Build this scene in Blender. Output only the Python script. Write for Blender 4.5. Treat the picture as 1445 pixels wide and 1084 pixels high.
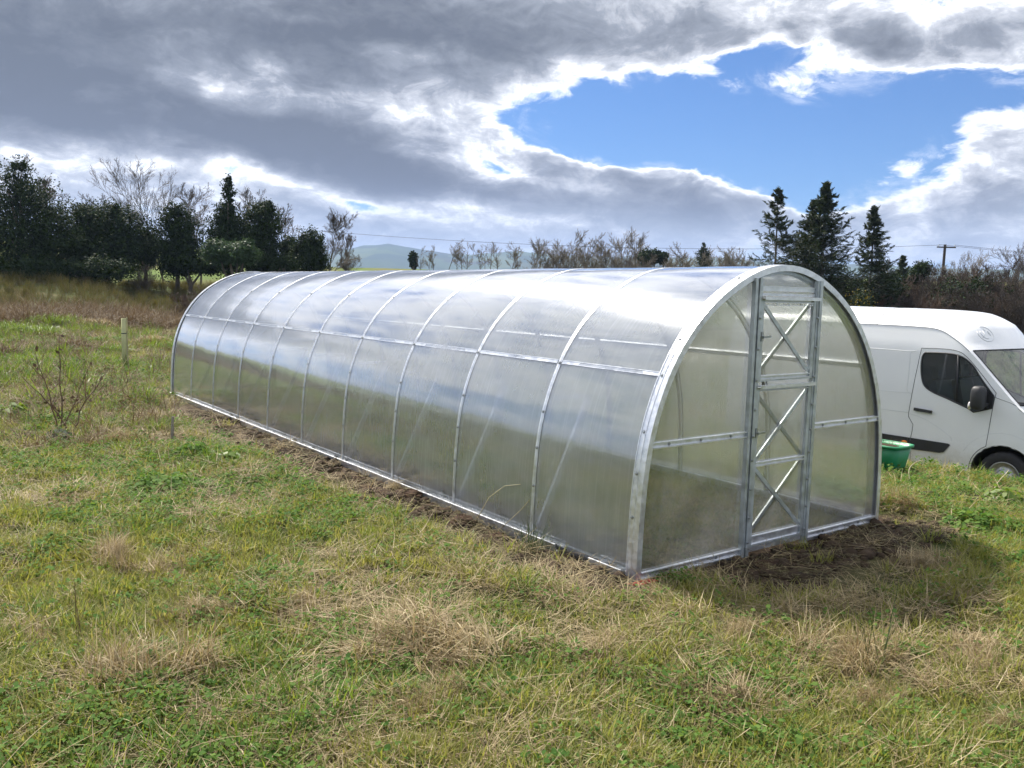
import bpy, math, random
import numpy as np
from mathutils import Vector, Matrix
from mathutils.geometry import delaunay_2d_cdt
from mathutils.bvhtree import BVHTree

for _o in list(bpy.data.objects):
    bpy.data.objects.remove(_o)
SC = bpy.context.scene
COL = SC.collection
R_ = math.radians

# ------------------------------------------------------------------ camera
CAM = np.array([-4.0608, -4.0089, 1.9224])
YAW, PITCH, ROLL, FPX = 0.6397, 0.1073, 0.0251, 1202.87
PCX, PCY = 722.5, 542.0
_F = np.array([math.sin(YAW)*math.cos(PITCH), math.cos(YAW)*math.cos(PITCH), -math.sin(PITCH)])
_r = np.array([math.cos(YAW), -math.sin(YAW), 0.0])
_u = np.cross(_r, _F)
_R = math.cos(ROLL)*_r + math.sin(ROLL)*_u
_U = -math.sin(ROLL)*_r + math.cos(ROLL)*_u

cd = bpy.data.cameras.new('camera')
cam = bpy.data.objects.new('camera', cd)
COL.objects.link(cam)
cd.sensor_fit = 'HORIZONTAL'
cd.sensor_width = 36.0
cd.lens = 36.0*FPX/1445.0
cd.clip_start = 0.05
cd.clip_end = 20000.0
cam.matrix_world = Matrix(((_R[0], _U[0], -_F[0], CAM[0]), (_R[1], _U[1], -_F[1], CAM[1]),
                           (_R[2], _U[2], -_F[2], CAM[2]), (0, 0, 0, 1)))
SC.camera = cam

SC.view_settings.view_transform = 'Standard'
SC.view_settings.look = 'None'
SC.view_settings.gamma = 1.0
SC.view_settings.exposure = 1.58
SC.render.engine = 'CYCLES'
SC.cycles.use_denoising = True
SC.cycles.use_adaptive_sampling = True
SC.cycles.adaptive_threshold = 0.02
SC.cycles.max_bounces = 10
SC.cycles.diffuse_bounces = 3
SC.cycles.glossy_bounces = 4
SC.cycles.transmission_bounces = 6
SC.cycles.transparent_max_bounces = 48
SC.cycles.volume_bounces = 0
SC.cycles.caustics_reflective = False
SC.cycles.caustics_refractive = False
SC.cycles.sample_clamp_indirect = 6.0

def pray(px, py):
    return _F + _R*(px-PCX)/FPX - _U*(py-PCY)/FPX
def at_depth(px, py, d):
    return CAM + d*pray(px, py)
def at_axis(px, py, a, v):
    d = pray(px, py)
    return CAM + (v-CAM[a])/d[a]*d
def azel(px, py):
    d = pray(px, py)
    return math.degrees(math.atan2(d[0], d[1])), math.degrees(math.atan2(d[2], math.hypot(d[0], d[1])))

# ------------------------------------------------------------------ sun and sky
SUN_AZ, SUN_EL = R_(5.0), R_(51.0)       # azimuth from +Y towards +X
sl = bpy.data.lights.new('sun', 'SUN')
sl.energy = 3.35
sl.angle = R_(5.0)
sl.color = (1.0, 0.94, 0.84)
sun = bpy.data.objects.new('sun', sl)
COL.objects.link(sun)
sd = Vector((math.sin(SUN_AZ)*math.cos(SUN_EL), math.cos(SUN_AZ)*math.cos(SUN_EL), math.sin(SUN_EL)))
sun.rotation_euler = (-sd).to_track_quat('-Z', 'Y').to_euler()
sun.location = (0, 0, 40)

class NT:
    """tiny node-tree helper"""
    def __init__(self, tree):
        self.t = tree; self.n = tree.nodes; self.l = tree.links
    def new(self, typ, **kw):
        nd = self.n.new(typ)
        for k, v in kw.items(): setattr(nd, k, v)
        return nd
    def put(self, sock, v):
        if isinstance(v, bpy.types.NodeSocket): self.l.new(v, sock)
        elif v is not None: sock.default_value = v
    def math(self, op, a, b=None, c=None, clamp=False):
        nd = self.new('ShaderNodeMath', operation=op, use_clamp=clamp)
        self.put(nd.inputs[0], a)
        if b is not None: self.put(nd.inputs[1], b)
        if c is not None: self.put(nd.inputs[2], c)
        return nd.outputs[0]
    def vmath(self, op, a, b=None):
        nd = self.new('ShaderNodeVectorMath', operation=op)
        self.put(nd.inputs[0], a)
        if b is not None: self.put(nd.inputs[1], b)
        return nd.outputs['Value'] if op in ('LENGTH', 'DOT_PRODUCT') else nd.outputs[0]
    def noise(self, vec, scale, detail=6, rough=0.55, dist=0.0, dims='3D'):
        nd = self.new('ShaderNodeTexNoise', noise_dimensions=dims)
        if vec is not None: self.l.new(vec, nd.inputs['Vector'])
        nd.inputs['Scale'].default_value = scale; nd.inputs['Detail'].default_value = detail
        nd.inputs['Roughness'].default_value = rough; nd.inputs['Distortion'].default_value = dist
        return nd.outputs['Fac']
    def ramp(self, fac, stops, interp='LINEAR'):
        nd = self.new('ShaderNodeValToRGB')
        cr = nd.color_ramp; cr.interpolation = interp
        while len(cr.elements) < len(stops): cr.elements.new(0.5)
        for e, (p, c) in zip(cr.elements, stops):
            e.position = p
            e.color = (c, c, c, 1) if isinstance(c, (int, float)) else (*c, 1)
        self.put(nd.inputs[0], fac)
        return nd.outputs[0]
    def mix(self, fac, a, b, blend='MIX'):
        nd = self.new('ShaderNodeMix', data_type='RGBA', blend_type=blend)
        self.put(nd.inputs[0], fac)
        for s, v in ((nd.inputs[6], a), (nd.inputs[7], b)):
            if isinstance(v, tuple) and len(v) == 3: v = (*v, 1)
            self.put(s, v)
        return nd.outputs[2]
    def maprange(self, v, a, b, c=0.0, d=1.0, smooth=True):
        nd = self.new('ShaderNodeMapRange', interpolation_type='SMOOTHSTEP' if smooth else 'LINEAR')
        self.put(nd.inputs[0], v)
        for i, x in enumerate((a, b, c, d)): nd.inputs[i+1].default_value = x
        return nd.outputs[0]

world = bpy.data.worlds.new('World')
SC.world = world
world.use_nodes = True
world.node_tree.nodes.clear()
w = NT(world.node_tree)
wout = w.new('ShaderNodeOutputWorld')
bg = w.new('ShaderNodeBackground')
SKY_STR = 0.05
world.cycles.sampling_method = 'MANUAL'
world.cycles.sample_map_resolution = 512
bg.inputs['Strength'].default_value = SKY_STR
w.l.new(bg.outputs[0], wout.inputs['Surface'])
sky = w.new('ShaderNodeTexSky', sky_type='NISHITA')
sky.sun_disc = False
sky.sun_elevation = SUN_EL
sky.sun_rotation = SUN_AZ
sky.altitude = 60
sky.air_density = 1.0
sky.dust_density = 0.0
sky.ozone_density = 5.0
gen = w.new('ShaderNodeTexCoord').outputs['Generated']
sep = w.new('ShaderNodeSeparateXYZ'); w.l.new(gen, sep.inputs[0])
az = w.math('MULTIPLY', w.math('ARCTAN2', sep.outputs[0], sep.outputs[1]), 57.29578)
el = w.math('MULTIPLY', w.math('ARCSINE', sep.outputs[2]), 57.29578)
# clouds lie in a layer: project the direction on a plane overhead
zz = w.math('ADD', w.math('MAXIMUM', sep.outputs[2], 0.0), 0.16)
pl = w.new('ShaderNodeCombineXYZ')
w.l.new(w.math('DIVIDE', sep.outputs[0], zz), pl.inputs[0])
w.l.new(w.math('DIVIDE', sep.outputs[1], zz), pl.inputs[1])
plane = pl.outputs[0]
n_big = w.noise(plane, 0.62, 3, 0.5, 0.3)
n_mid = w.noise(plane, 2.3, 7, 0.66, 0.5)
ae = w.new('ShaderNodeCombineXYZ'); w.l.new(az, ae.inputs[0]); w.l.new(el, ae.inputs[1])
mp = w.new('ShaderNodeMapping'); w.l.new(ae.outputs[0], mp.inputs[0]); mp.inputs['Scale'].default_value = (1.0, 1.7, 1.0)
n_fine = w.noise(mp.outputs[0], 0.30, 7, 0.66, 0.6)
warp = w.new('ShaderNodeTexNoise'); w.l.new(mp.outputs[0], warp.inputs['Vector'])
warp.inputs['Scale'].default_value = 0.16; warp.inputs['Detail'].default_value = 5
wv = w.vmath('SUBTRACT', warp.outputs['Color'], (0.5, 0.5, 0.5))
wsc = w.new('ShaderNodeVectorMath', operation='MULTIPLY'); w.l.new(wv, wsc.inputs[0]); wsc.inputs[1].default_value = (7.0, 3.6, 0)
aew = w.vmath('ADD', ae.outputs[0], wsc.outputs[0])
dens = w.math('MULTIPLY_ADD', n_big, 0.55, 0.24)
dens = w.math('MULTIPLY_ADD', w.math('SUBTRACT', n_mid, 0.5), 0.52, dens)
dens = w.math('MULTIPLY_ADD', w.math('SUBTRACT', n_fine, 0.5), 0.62, dens)
# banks and gaps of this day's sky: (px, py, half width px, half height px, tilt deg, amount)
BANKS = [
    (720, 200, 1000, 300, 0, 0.045),
    (60, 50, 700, 100, 0, 0.48), (640, 25, 420, 80, 4, 0.36), (1180, 40, 420, 70, 0, 0.10),
    (90, 180, 420, 66, 3, 0.36), (470, 212, 220, 46, 7, 0.40), (690, 262, 280, 24, 6, 0.26),
    (310, 122, 105, 52, 12, -0.27), (500, 148, 150, 20, 10, -0.06), (370, 258, 430, 17, 9, -0.15), (60, 215, 180, 14, 2, -0.14),
    (575, 75, 80, 16, 4, -0.24), (700, 120, 190, 30, 6, -0.10), (900, 100, 190, 26, -4, -0.22), (1180, 18, 220, 22, 0, -0.12), (420, 20, 60, 12, 0, -0.14),
    (880, 300, 260, 22, 5, 0.12), (250, 320, 380, 36, 0, 0.12), (700, 320, 330, 24, 0, 0.14),
    (935, 185, 230, 56, 4, -0.50), (1150, 192, 250, 78, 3, -0.52), (1085, 84, 72, 28, 0, -0.44), (1150, 250, 130, 46, 0, -0.32),
    (1400, 128, 150, 22, 0, -0.30), (760, 178, 90, 22, 8, -0.12),
    (1410, 230, 130, 90, 10, 0.36), (1380, 305, 200, 36, -6, -0.04), (1252, 240, 50, 25, -20, 0.42), (1180, 215, 60, 8, -8, 0.20),
    (1100, 128, 120, 32, 4, 0.18), (740, 222, 130, 34, 10, 0.06), (950, 258, 190, 24, 7, 0.34), (1090, 300, 200, 24, 5, 0.30), (800, 222, 90, 20, 9, 0.20), (1330, 60, 160, 40, 0, 0.14), (1100, 40, 160, 40, 0, 0.10),
]
for (bx, by, hw, hh, tilt, amt) in BANKS:
    a0, e0 = azel(bx, by)
    m = w.new('ShaderNodeMapping', vector_type='TEXTURE')
    w.l.new(aew, m.inputs[0])
    k = 57.29578/FPX
    m.inputs['Location'].default_value = (a0, e0, 0)
    m.inputs['Rotation'].default_value = (0, 0, R_(-tilt-1.2))
    m.inputs['Scale'].default_value = (hw*k*1.25, hh*k*1.35, 1)
    g = w.new('ShaderNodeTexGradient', gradient_type='QUADRATIC_SPHERE'); w.l.new(m.outputs[0], g.inputs[0])
    g2 = w.math('SQRT', g.outputs['Fac'])
    dens = w.math('MULTIPLY_ADD', w.math('MULTIPLY', g2, 1.35, None, True), amt, dens)
veil = w.math('MULTIPLY', w.maprange(w.noise(mp.outputs[0], 0.16, 6, 0.7, 1.2), 0.48, 0.75, 0.0, 0.38), w.maprange(dens, 0.15, 0.42))
cover = w.math('MAXIMUM', w.maprange(dens, 0.40, 0.575), veil)
n_bil = w.noise(mp.outputs[0], 0.75, 5, 0.62, 0.8)
tin = w.math('MULTIPLY_ADD', w.math('SUBTRACT', n_bil, 0.5), 0.22, w.maprange(dens, 0.42, 1.16, 0.0, 1.0, False))
tone = w.ramp(tin, [(0.0, (10.5, 10.6, 10.9)), (0.18, (9.5, 9.6, 9.9)), (0.33, (5.0, 5.2, 5.6)), (0.52, (2.4, 2.6, 2.95)), (0.74, (1.36, 1.48, 1.70)), (0.95, (0.90, 0.99, 1.16))])
# low down the clouds thin to a pale blue-grey sheet
low = w.maprange(el, 1.0, 7.5, 0.92, 0.0)
lowc = w.mix(w.maprange(n_mid, 0.35, 0.65), (1.9, 2.45, 3.4), (3.5, 4.1, 5.0))
skyc = w.mix(cover, w.mix(1.0, sky.outputs[0], (0.38, 0.54, 0.73), 'MULTIPLY'), tone)
cmap = w.mix(w.math('MULTIPLY', low, w.maprange(dens, 0.36, 0.62, 0.25, 1.0)), skyc, lowc)
w.l.new(cmap, bg.inputs['Color'])

# ------------------------------------------------------------------ mesh helpers
def mesh_np(name, V, Fs, smooth=False):
    V = np.asarray(V, dtype=np.float32)
    me = bpy.data.meshes.new(name)
    if not isinstance(Fs, list): Fs = [Fs]
    Fs = [np.asarray(f, dtype=np.int32) for f in Fs if len(f)]
    me.vertices.add(len(V)); me.vertices.foreach_set('co', V.ravel())
    nl = sum(f.size for f in Fs); npoly = sum(len(f) for f in Fs)
    me.loops.add(nl); me.loops.foreach_set('vertex_index', np.concatenate([f.ravel() for f in Fs]))
    tot = np.concatenate([np.full(len(f), f.shape[1], np.int32) for f in Fs])
    st = np.concatenate([[0], np.cumsum(tot)[:-1]]).astype(np.int32)
    me.polygons.add(npoly)
    me.polygons.foreach_set('loop_start', st)
    me.polygons.foreach_set('loop_total', tot)
    if smooth: me.polygons.foreach_set('use_smooth', np.ones(npoly, bool))
    me.update(calc_edges=True); me.validate()
    return me

class MB:
    def __init__(self): self.v = []; self.f = []
    def add(self, V, F):
        b = len(self.v); self.v += [tuple(p) for p in V]; self.f += [tuple(b+i for i in q) for q in F]; return self
    def box(self, x0, x1, y0, y1, z0, z1):
        V = [(x, y, z) for z in (z0, z1) for y in (y0, y1) for x in (x0, x1)]
        return self.add(V, [(0, 2, 3, 1), (4, 5, 7, 6), (0, 1, 5, 4), (2, 6, 7, 3), (0, 4, 6, 2), (1, 3, 7, 5)])
    def bar(self, p, q, wd, th, up=(0, 1, 0)):
        """rectangular bar p->q, width wd across, thickness th along up"""
        p = np.array(p, float); q = np.array(q, float); d = q-p; d /= np.linalg.norm(d)
        u = np.array(up, float); u -= d*np.dot(u, d); u /= np.linalg.norm(u); s = np.cross(d, u)
        V = [e + s*a*wd/2 + u*b*th/2 for e in (p, q) for a, b in ((-1, -1), (1, -1), (1, 1), (-1, 1))]
        return self.add(V, [(0, 1, 2, 3), (7, 6, 5, 4), (0, 4, 5, 1), (1, 5, 6, 2), (2, 6, 7, 3), (3, 7, 4, 0)])
    def tube(self, pts, rad, sides=6, cap=True):
        P = [np.array(p, float) for p in pts]; n = len(P)
        if not hasattr(rad, '__len__'): rad = [rad]*n
        b = len(self.v); ref = None
        for i in range(n):
            d = P[min(i+1, n-1)]-P[max(i-1, 0)]; d = d/(np.linalg.norm(d)+1e-9)
            if ref is None: ref = np.array((0, 0, 1.0)) if abs(d[2]) < 0.9 else np.array((1.0, 0, 0))
            s = np.cross(d, ref); s /= np.linalg.norm(s)+1e-9; t = np.cross(d, s); ref = -t if np.dot(-t, ref) > 0 else t
            for k in range(sides):
                a = 2*math.pi*k/sides
                self.v.append(tuple(P[i]+rad[i]*(math.cos(a)*s+math.sin(a)*t)))
        for i in range(n-1):
            for k in range(sides):
                k2 = (k+1) % sides
                self.f.append((b+i*sides+k, b+i*sides+k2, b+(i+1)*sides+k2, b+(i+1)*sides+k))
        if cap:
            self.f.append(tuple(b+k for k in range(sides))[::-1]); self.f.append(tuple(b+(n-1)*sides+k for k in range(sides)))
        return self
    def lathe(self, prof, c=(0, 0, 0), axis='z', n=24):
        """prof: (radius, height) list, revolved round axis"""
        b = len(self.v)
        for r, h in prof:
            for k in range(n):
                a = 2*math.pi*k/n; x, y = r*math.cos(a), r*math.sin(a)
                p = (x, y, h) if axis == 'z' else ((x, h, y) if axis == 'y' else (h, x, y))
                self.v.append((p[0]+c[0], p[1]+c[1], p[2]+c[2]))
        for i in range(len(prof)-1):
            for k in range(n):
                k2 = (k+1) % n
                self.f.append((b+i*n+k, b+i*n+k2, b+(i+1)*n+k2, b+(i+1)*n+k))
        return self
    def mesh(self, name, smooth=False):
        me = bpy.data.meshes.new(name); me.from_pydata([tuple(map(float, p)) for p in self.v], [], self.f)
        if smooth: me.polygons.foreach_set('use_smooth', np.ones(len(me.polygons), bool))
        me.update(); return me

def tag(o, label=None, cat=None, group=None, kind=None):
    if label: o['label'] = label
    if cat: o['category'] = cat
    if group: o['group'] = group
    if kind: o['kind'] = kind
    return o
def obj(name, me, mat=None, parent=None, **kw):
    if isinstance(me, MB): me = me.mesh(name)
    o = bpy.data.objects.new(name, me); COL.objects.link(o)
    if mat is not None and len(me.materials) == 0: me.materials.append(mat)
    if parent is not None: o.parent = parent
    return tag(o, **kw)
def empty(name, loc, rz=0.0, **kw):
    o = bpy.data.objects.new(name, None); COL.objects.link(o)
    o.empty_display_size = 0.3
    o.location = loc; o.rotation_euler = (0, 0, rz)
    return tag(o, **kw)
def copy_tree(o, loc, rz=0.0, sc=1.0, **kw):
    r = o.copy(); COL.objects.link(r); r.location = loc; r.rotation_euler = (0, 0, rz)
    r.scale = (sc, sc, sc) if not hasattr(sc, '__len__') else sc
    for ch in o.children:
        c = ch.copy(); COL.objects.link(c); c.parent = r
        for g in ch.children:
            d = g.copy(); COL.objects.link(d); d.parent = c
    return tag(r, **kw)
def smooth01(a, b, x):
    t = np.clip((np.asarray(x, float)-a)/(b-a), 0, 1); return t*t*(3-2*t)

# value noise used for terrain and planting
_rs = np.random.RandomState(5)
_lat = _rs.rand(256, 256)
def vnoise(x, y, s=1.0, seed=0):
    x = np.asarray(x, float)/s+seed*17.31; y = np.asarray(y, float)/s+seed*9.77
    xi = np.floor(x).astype(int); yi = np.floor(y).astype(int); fx = x-xi; fy = y-yi
    fx = fx*fx*(3-2*fx); fy = fy*fy*(3-2*fy)
    g = lambda i, j: _lat[i % 256, j % 256]
    return (g(xi, yi)*(1-fx)+g(xi+1, yi)*fx)*(1-fy)+(g(xi, yi+1)*(1-fx)+g(xi+1, yi+1)*fx)*fy
def fnoise(x, y, s=1.0, seed=0, o=4):
    t = 0; a = 0.5; n = 0
    for k in range(o):
        t = t+a*vnoise(x, y, s/2**k, seed+k); n += a; a *= 0.55
    return t/n

GW, GL, BAY = 2.96, 11.39, 1.139      # greenhouse width, length, bay
def gz(x, y):
    """ground height"""
    x = np.asarray(x, float); y = np.asarray(y, float)
    d = np.hypot(x-CAM[0], y-CAM[1])
    z = -0.17*smooth01(3.4, 6.5, x) - 0.575*smooth01(6.5, 7.75, x) + 0.42*smooth01(14, 40, x)
    z = z + 2.45*smooth01(37, 60, y)*smooth01(48, 24, x)
    z = z + 5.2*smooth01(72, 128, d)*smooth01(0, 40, y)
    z = z + 9.0*smooth01(250, 900, d)
    bump = (fnoise(x, y, 2.2, 1, 3)-0.5)*0.16 + (fnoise(x, y, 0.55, 4, 3)-0.5)*0.10
    far = (fnoise(x, y, 14.0, 7, 3)-0.5)*0.5*smooth01(14, 40, d)
    inside = smooth01(-0.75, -0.15, x)*smooth01(GW+0.75, GW+0.15, x)*smooth01(-0.75, -0.15, y)*smooth01(GL+0.7, GL+0.1, y)
    flat_van = smooth01(7.2, 7.9, x)*smooth01(12.5, 11.6, x)*smooth01(-2, -0.5, y)*smooth01(8, 6.5, y)
    edge = np.maximum(inside, flat_van)
    soil = 0.05*smooth01(-0.55, -0.2, x)*smooth01(0.02, -0.12, x)*smooth01(-0.6, 0, y)*smooth01(GL+0.4, GL, y)
    return z + (bump+far)*(1-edge) - 0.03*inside + soil*(fnoise(x, y, 0.7, 9, 2)-0.25)*1.4
def gpt(px, py, it=12):
    """the point of the ground seen at a pixel"""
    z = 0.0
    for _ in range(it):
        p = at_axis(px, py, 2, z); z = 0.5*z+0.5*float(gz(p[0], p[1]))
    return np.array([p[0], p[1], float(gz(p[0], p[1]))])
def at_dist(px, dist):
    d = pray(px, 400.0); h = math.hypot(d[0], d[1])
    x, y = CAM[0]+d[0]/h*dist, CAM[1]+d[1]/h*dist
    return np.array([x, y, float(gz(x, y))])

# ------------------------------------------------------------------ materials
def mat(name):
    m = bpy.data.materials.new(name); m.use_nodes = True; m.node_tree.nodes.clear()
    t = NT(m.node_tree); out = t.new('ShaderNodeOutputMaterial'); return m, t, out
def pbr(name, color, rough=0.6, metal=0.0, var=0.0, vscale=8.0, bump=0.0, bscale=40.0, spec=0.5, coat=0.0, dirt=None, dscale=3.0):
    m, t, out = mat(name)
    p = t.new('ShaderNodeBsdfPrincipled'); t.l.new(p.outputs[0], out.inputs[0])
    p.inputs['Roughness'].default_value = rough; p.inputs['Metallic'].default_value = metal
    p.inputs['Specular IOR Level'].default_value = spec; p.inputs['Coat Weight'].default_value = coat
    pos = t.new('ShaderNodeTexCoord').outputs['Object']
    c = (*color, 1)
    if var > 0:
        n = t.noise(pos, vscale, 6, 0.6)
        lo = tuple(max(0, k*(1-var)) for k in color); hi = tuple(min(1, k*(1+var)) for k in color)
        c = t.mix(t.maprange(n, 0.3, 0.7), lo, hi)
        rr = t.maprange(n, 0.3, 0.7, max(0.03, rough-0.1), min(1, rough+0.12)); t.l.new(rr, p.inputs['Roughness'])
    if dirt is not None:
        n2 = t.noise(pos, dscale, 8, 0.65)
        c = t.mix(t.maprange(n2, 0.52, 0.75, 0.0, 0.7), c, dirt)
    t.put(p.inputs['Base Color'], c)
    if bump > 0:
        b = t.new('ShaderNodeBump'); b.inputs['Strength'].default_value = bump; b.inputs['Distance'].default_value = 0.01
        t.l.new(t.noise(pos, bscale, 4, 0.6), b.inputs['Height']); t.l.new(b.outputs[0], p.inputs['Normal'])
    return m
def leafmat(name, cols, rough=0.55, trans=0.35, patch=None, pscale=0.5, spec=0.3, tcol=None):
    """foliage: colour varies per leaf island, per instance and (optionally) by place"""
    m, t, out = mat(name)
    p = t.new('ShaderNodeBsdfPrincipled')
    p.inputs['Roughness'].default_value = rough; p.inputs['Specular IOR Level'].default_value = spec
    isl = t.new('ShaderNodeNewGeometry')
    oi = t.new('ShaderNodeObjectInfo').outputs['Random']
    f = t.math('FRACT', t.math('ADD', isl.outputs['Random Per Island'], oi))
    k = len(cols)
    c = t.ramp(f, [(i/(k-1) if k > 1 else 0, cols[i]) for i in range(k)])
    if patch is not None:
        n = t.noise(isl.outputs['Position'], pscale, 5, 0.6)
        c = t.mix(t.maprange(n, 0.42, 0.62, 0.0, 0.75), c, patch)
    t.l.new(c, p.inputs['Base Color'])
    tr = t.new('ShaderNodeBsdfTranslucent')
    tc = t.mix(1.0, c, tcol or (1.25, 1.25, 0.75), 'MULTIPLY'); t.l.new(tc, tr.inputs[0])
    mx = t.new('ShaderNodeMixShader'); mx.inputs[0].default_value = trans
    t.l.new(p.outputs[0], mx.inputs[1]); t.l.new(tr.outputs[0], mx.inputs[2]); t.l.new(mx.outputs[0], out.inputs[0])
    return m

M = {}
M['galv'] = pbr('galvanised_steel', (0.74, 0.76, 0.79), 0.38, 0.82, 0.10, 22, 0.06, 60, dirt=(0.42, 0.43, 0.43), dscale=5)
M['galv_dull'] = pbr('dull_galvanised_steel', (0.48, 0.52, 0.53), 0.45, 0.75, 0.16, 14, 0.06, 50, dirt=(0.28, 0.29, 0.28), dscale=4)
M['bolt'] = pbr('zinc_bolt', (0.42, 0.44, 0.45), 0.35, 0.9)
M['white_paint'] = pbr('white_van_paint', (0.80, 0.81, 0.82), 0.28, 0.0, 0.02, 2, coat=0.5)
def _road_dirt(m):
    t = NT(m.node_tree); p = [n for n in t.n if n.type == 'BSDF_PRINCIPLED'][0]; src = p.inputs['Base Color'].links[0].from_socket
    oc = t.new('ShaderNodeTexCoord').outputs['Object']; s = t.new('ShaderNodeSeparateXYZ'); t.l.new(oc, s.inputs[0])
    low = t.maprange(s.outputs[2], 0.28, 0.9, 0.45, 0.0); n = t.maprange(t.noise(oc, 3.5, 8, 0.7), 0.35, 0.7)
    sp = t.maprange(t.noise(oc, 26, 4, 0.6), 0.5, 0.75)
    f = t.math('MULTIPLY', low, t.math('MULTIPLY_ADD', sp, 0.5, t.math('MULTIPLY', n, 0.7)), None, True)
    t.l.new(t.mix(f, src, (0.30, 0.27, 0.22)), p.inputs['Base Color'])
    t.l.new(t.math('MULTIPLY_ADD', f, 0.5, 0.26), p.inputs['Roughness'])
_road_dirt(M['white_paint'])
M['black_plastic'] = pbr('black_plastic', (0.022, 0.023, 0.026), 0.55, 0.0, 0.2, 12)
M['seam'] = pbr('dark_seam', (0.06, 0.065, 0.07), 0.8)
M['crease'] = pbr('pressed_crease', (0.60, 0.62, 0.64), 0.4)
M['tyre'] = pbr('tyre_rubber', (0.022, 0.022, 0.024), 0.8, 0, 0.3, 20, 0.3, 60, dirt=(0.10, 0.085, 0.06), dscale=6)
M['rim'] = pbr('steel_rim', (0.35, 0.36, 0.37), 0.4, 0.7, 0.2, 10)
M['amber'] = pbr('amber_lens', (0.75, 0.22, 0.03), 0.25)
M['chrome'] = pbr('bright_lens', (0.75, 0.72, 0.68), 0.15, 0.6)
M['seat'] = pbr('seat_cloth', (0.10, 0.11, 0.12), 0.9)
M['sticker'] = pbr('pale_blue_sticker', (0.45, 0.72, 0.75), 0.5)
M['lamp'] = pbr('headlamp_glass', (0.62, 0.65, 0.68), 0.12, 0.2)
M['tub'] = pbr('green_plastic', (0.008, 0.19, 0.075), 0.42, 0, 0.12, 6)
M['hose'] = pbr('green_hose', (0.10, 0.42, 0.22), 0.5)
M['cable'] = pbr('black_cable', (0.02, 0.02, 0.02), 0.6)
M['red'] = pbr('red_twine', (0.50, 0.06, 0.05), 0.7)
M['wood'] = pbr('weathered_wood', (0.36, 0.33, 0.19), 0.85, 0, 0.25, 9, 0.3, 40)
M['greywood'] = pbr('grey_weathered_wood', (0.22, 0.20, 0.17), 0.9, 0, 0.25, 12, 0.3, 40)
M['pole'] = pbr('creosoted_pole', (0.05, 0.04, 0.035), 0.9, 0, 0.2, 2)
M['bark'] = pbr('grey_bark', (0.105, 0.088, 0.068), 0.9, 0, 0.3, 3, 0.4, 12)
M['twig'] = pbr('brown_twigs', (0.085, 0.068, 0.052), 0.85, 0, 0.3, 1.5)
M['twig_pale'] = pbr('pale_twigs', (0.17, 0.145, 0.11), 0.85, 0, 0.3, 1.5)
M['twig_dark'] = pbr('dark_hedge_twigs', (0.056, 0.043, 0.033), 0.9, 0, 0.3, 1.5)
M['twig_red'] = pbr('reddish_twigs', (0.105, 0.07, 0.048), 0.85, 0, 0.35, 1.0)
M['stalk'] = pbr('dead_stalk', (0.11, 0.068, 0.038), 0.85, 0, 0.3, 6)
M['briar'] = pbr('pale_straw_stem', (0.38, 0.33, 0.20), 0.7, 0, 0.2, 6)

M['ivy'] = leafmat('ivy_leaves', [(0.010, 0.021, 0.008), (0.018, 0.034, 0.012), (0.034, 0.054, 0.018), (0.013, 0.026, 0.009)], 0.7, 0.15, spec=0.12)
M['laurel'] = leafmat('laurel_leaves', [(0.03, 0.062, 0.026), (0.05, 0.088, 0.036), (0.038, 0.07, 0.03)], 0.55, 0.2, spec=0.25)
M['conifer'] = leafmat('spruce_needles', [(0.014, 0.029, 0.015), (0.028, 0.048, 0.024), (0.048, 0.068, 0.034), (0.04, 0.044, 0.024)], 0.6, 0.15)
M['gorse'] = leafmat('gorse_spines', [(0.03, 0.05, 0.016), (0.045, 0.065, 0.02)], 0.6, 0.2)
M['gorse_flower'] = leafmat('gorse_flowers', [(0.42, 0.30, 0.03), (0.55, 0.40, 0.04)], 0.6, 0.3)
M['grass'] = leafmat('grass_blades', [(0.105, 0.155, 0.028), (0.170, 0.215, 0.042), (0.250, 0.265, 0.060), (0.34, 0.30, 0.11), (0.200, 0.230, 0.048), (0.115, 0.165, 0.030), (0.42, 0.36, 0.17)], 0.5, 0.42, patch=(0.25, 0.245, 0.062), pscale=0.8)
M['lush'] = leafmat('lush_grass_blades', [(0.075, 0.135, 0.018), (0.120, 0.190, 0.026), (0.19, 0.24, 0.036)], 0.48, 0.42)
M['straw'] = leafmat('dry_grass_blades', [(0.23, 0.175, 0.095), (0.35, 0.28, 0.155), (0.49, 0.41, 0.25), (0.27, 0.20, 0.105), (0.16, 0.115, 0.06)], 0.65, 0.3, tcol=(1, 0.95, 0.8))
M['straw_brown'] = leafmat('brown_dead_stems', [(0.10, 0.068, 0.040), (0.16, 0.115, 0.066), (0.20, 0.15, 0.085), (0.075, 0.05, 0.03)], 0.75, 0.2, tcol=(1, 0.9, 0.8))
M['clover'] = leafmat('low_weed_leaves', [(0.050, 0.115, 0.022), (0.085, 0.165, 0.032), (0.130, 0.205, 0.044), (0.065, 0.135, 0.028)], 0.75, 0.4, spec=0.12)
M['rush'] = leafmat('rush_stems', [(0.02, 0.045, 0.012), (0.04, 0.07, 0.02), (0.06, 0.08, 0.025)], 0.5, 0.2)
M['rush_field'] = leafmat('field_rushes', [(0.06, 0.075, 0.022), (0.11, 0.095, 0.04), (0.15, 0.115, 0.05), (0.08, 0.09, 0.028)], 0.7, 0.25)
M['mulch'] = leafmat('cut_grass_litter', [(0.10, 0.085, 0.045), (0.17, 0.14, 0.075), (0.075, 0.075, 0.03), (0.24, 0.195, 0.10), (0.06, 0.07, 0.024)], 0.8, 0.2, tcol=(1, 0.95, 0.8))
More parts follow.
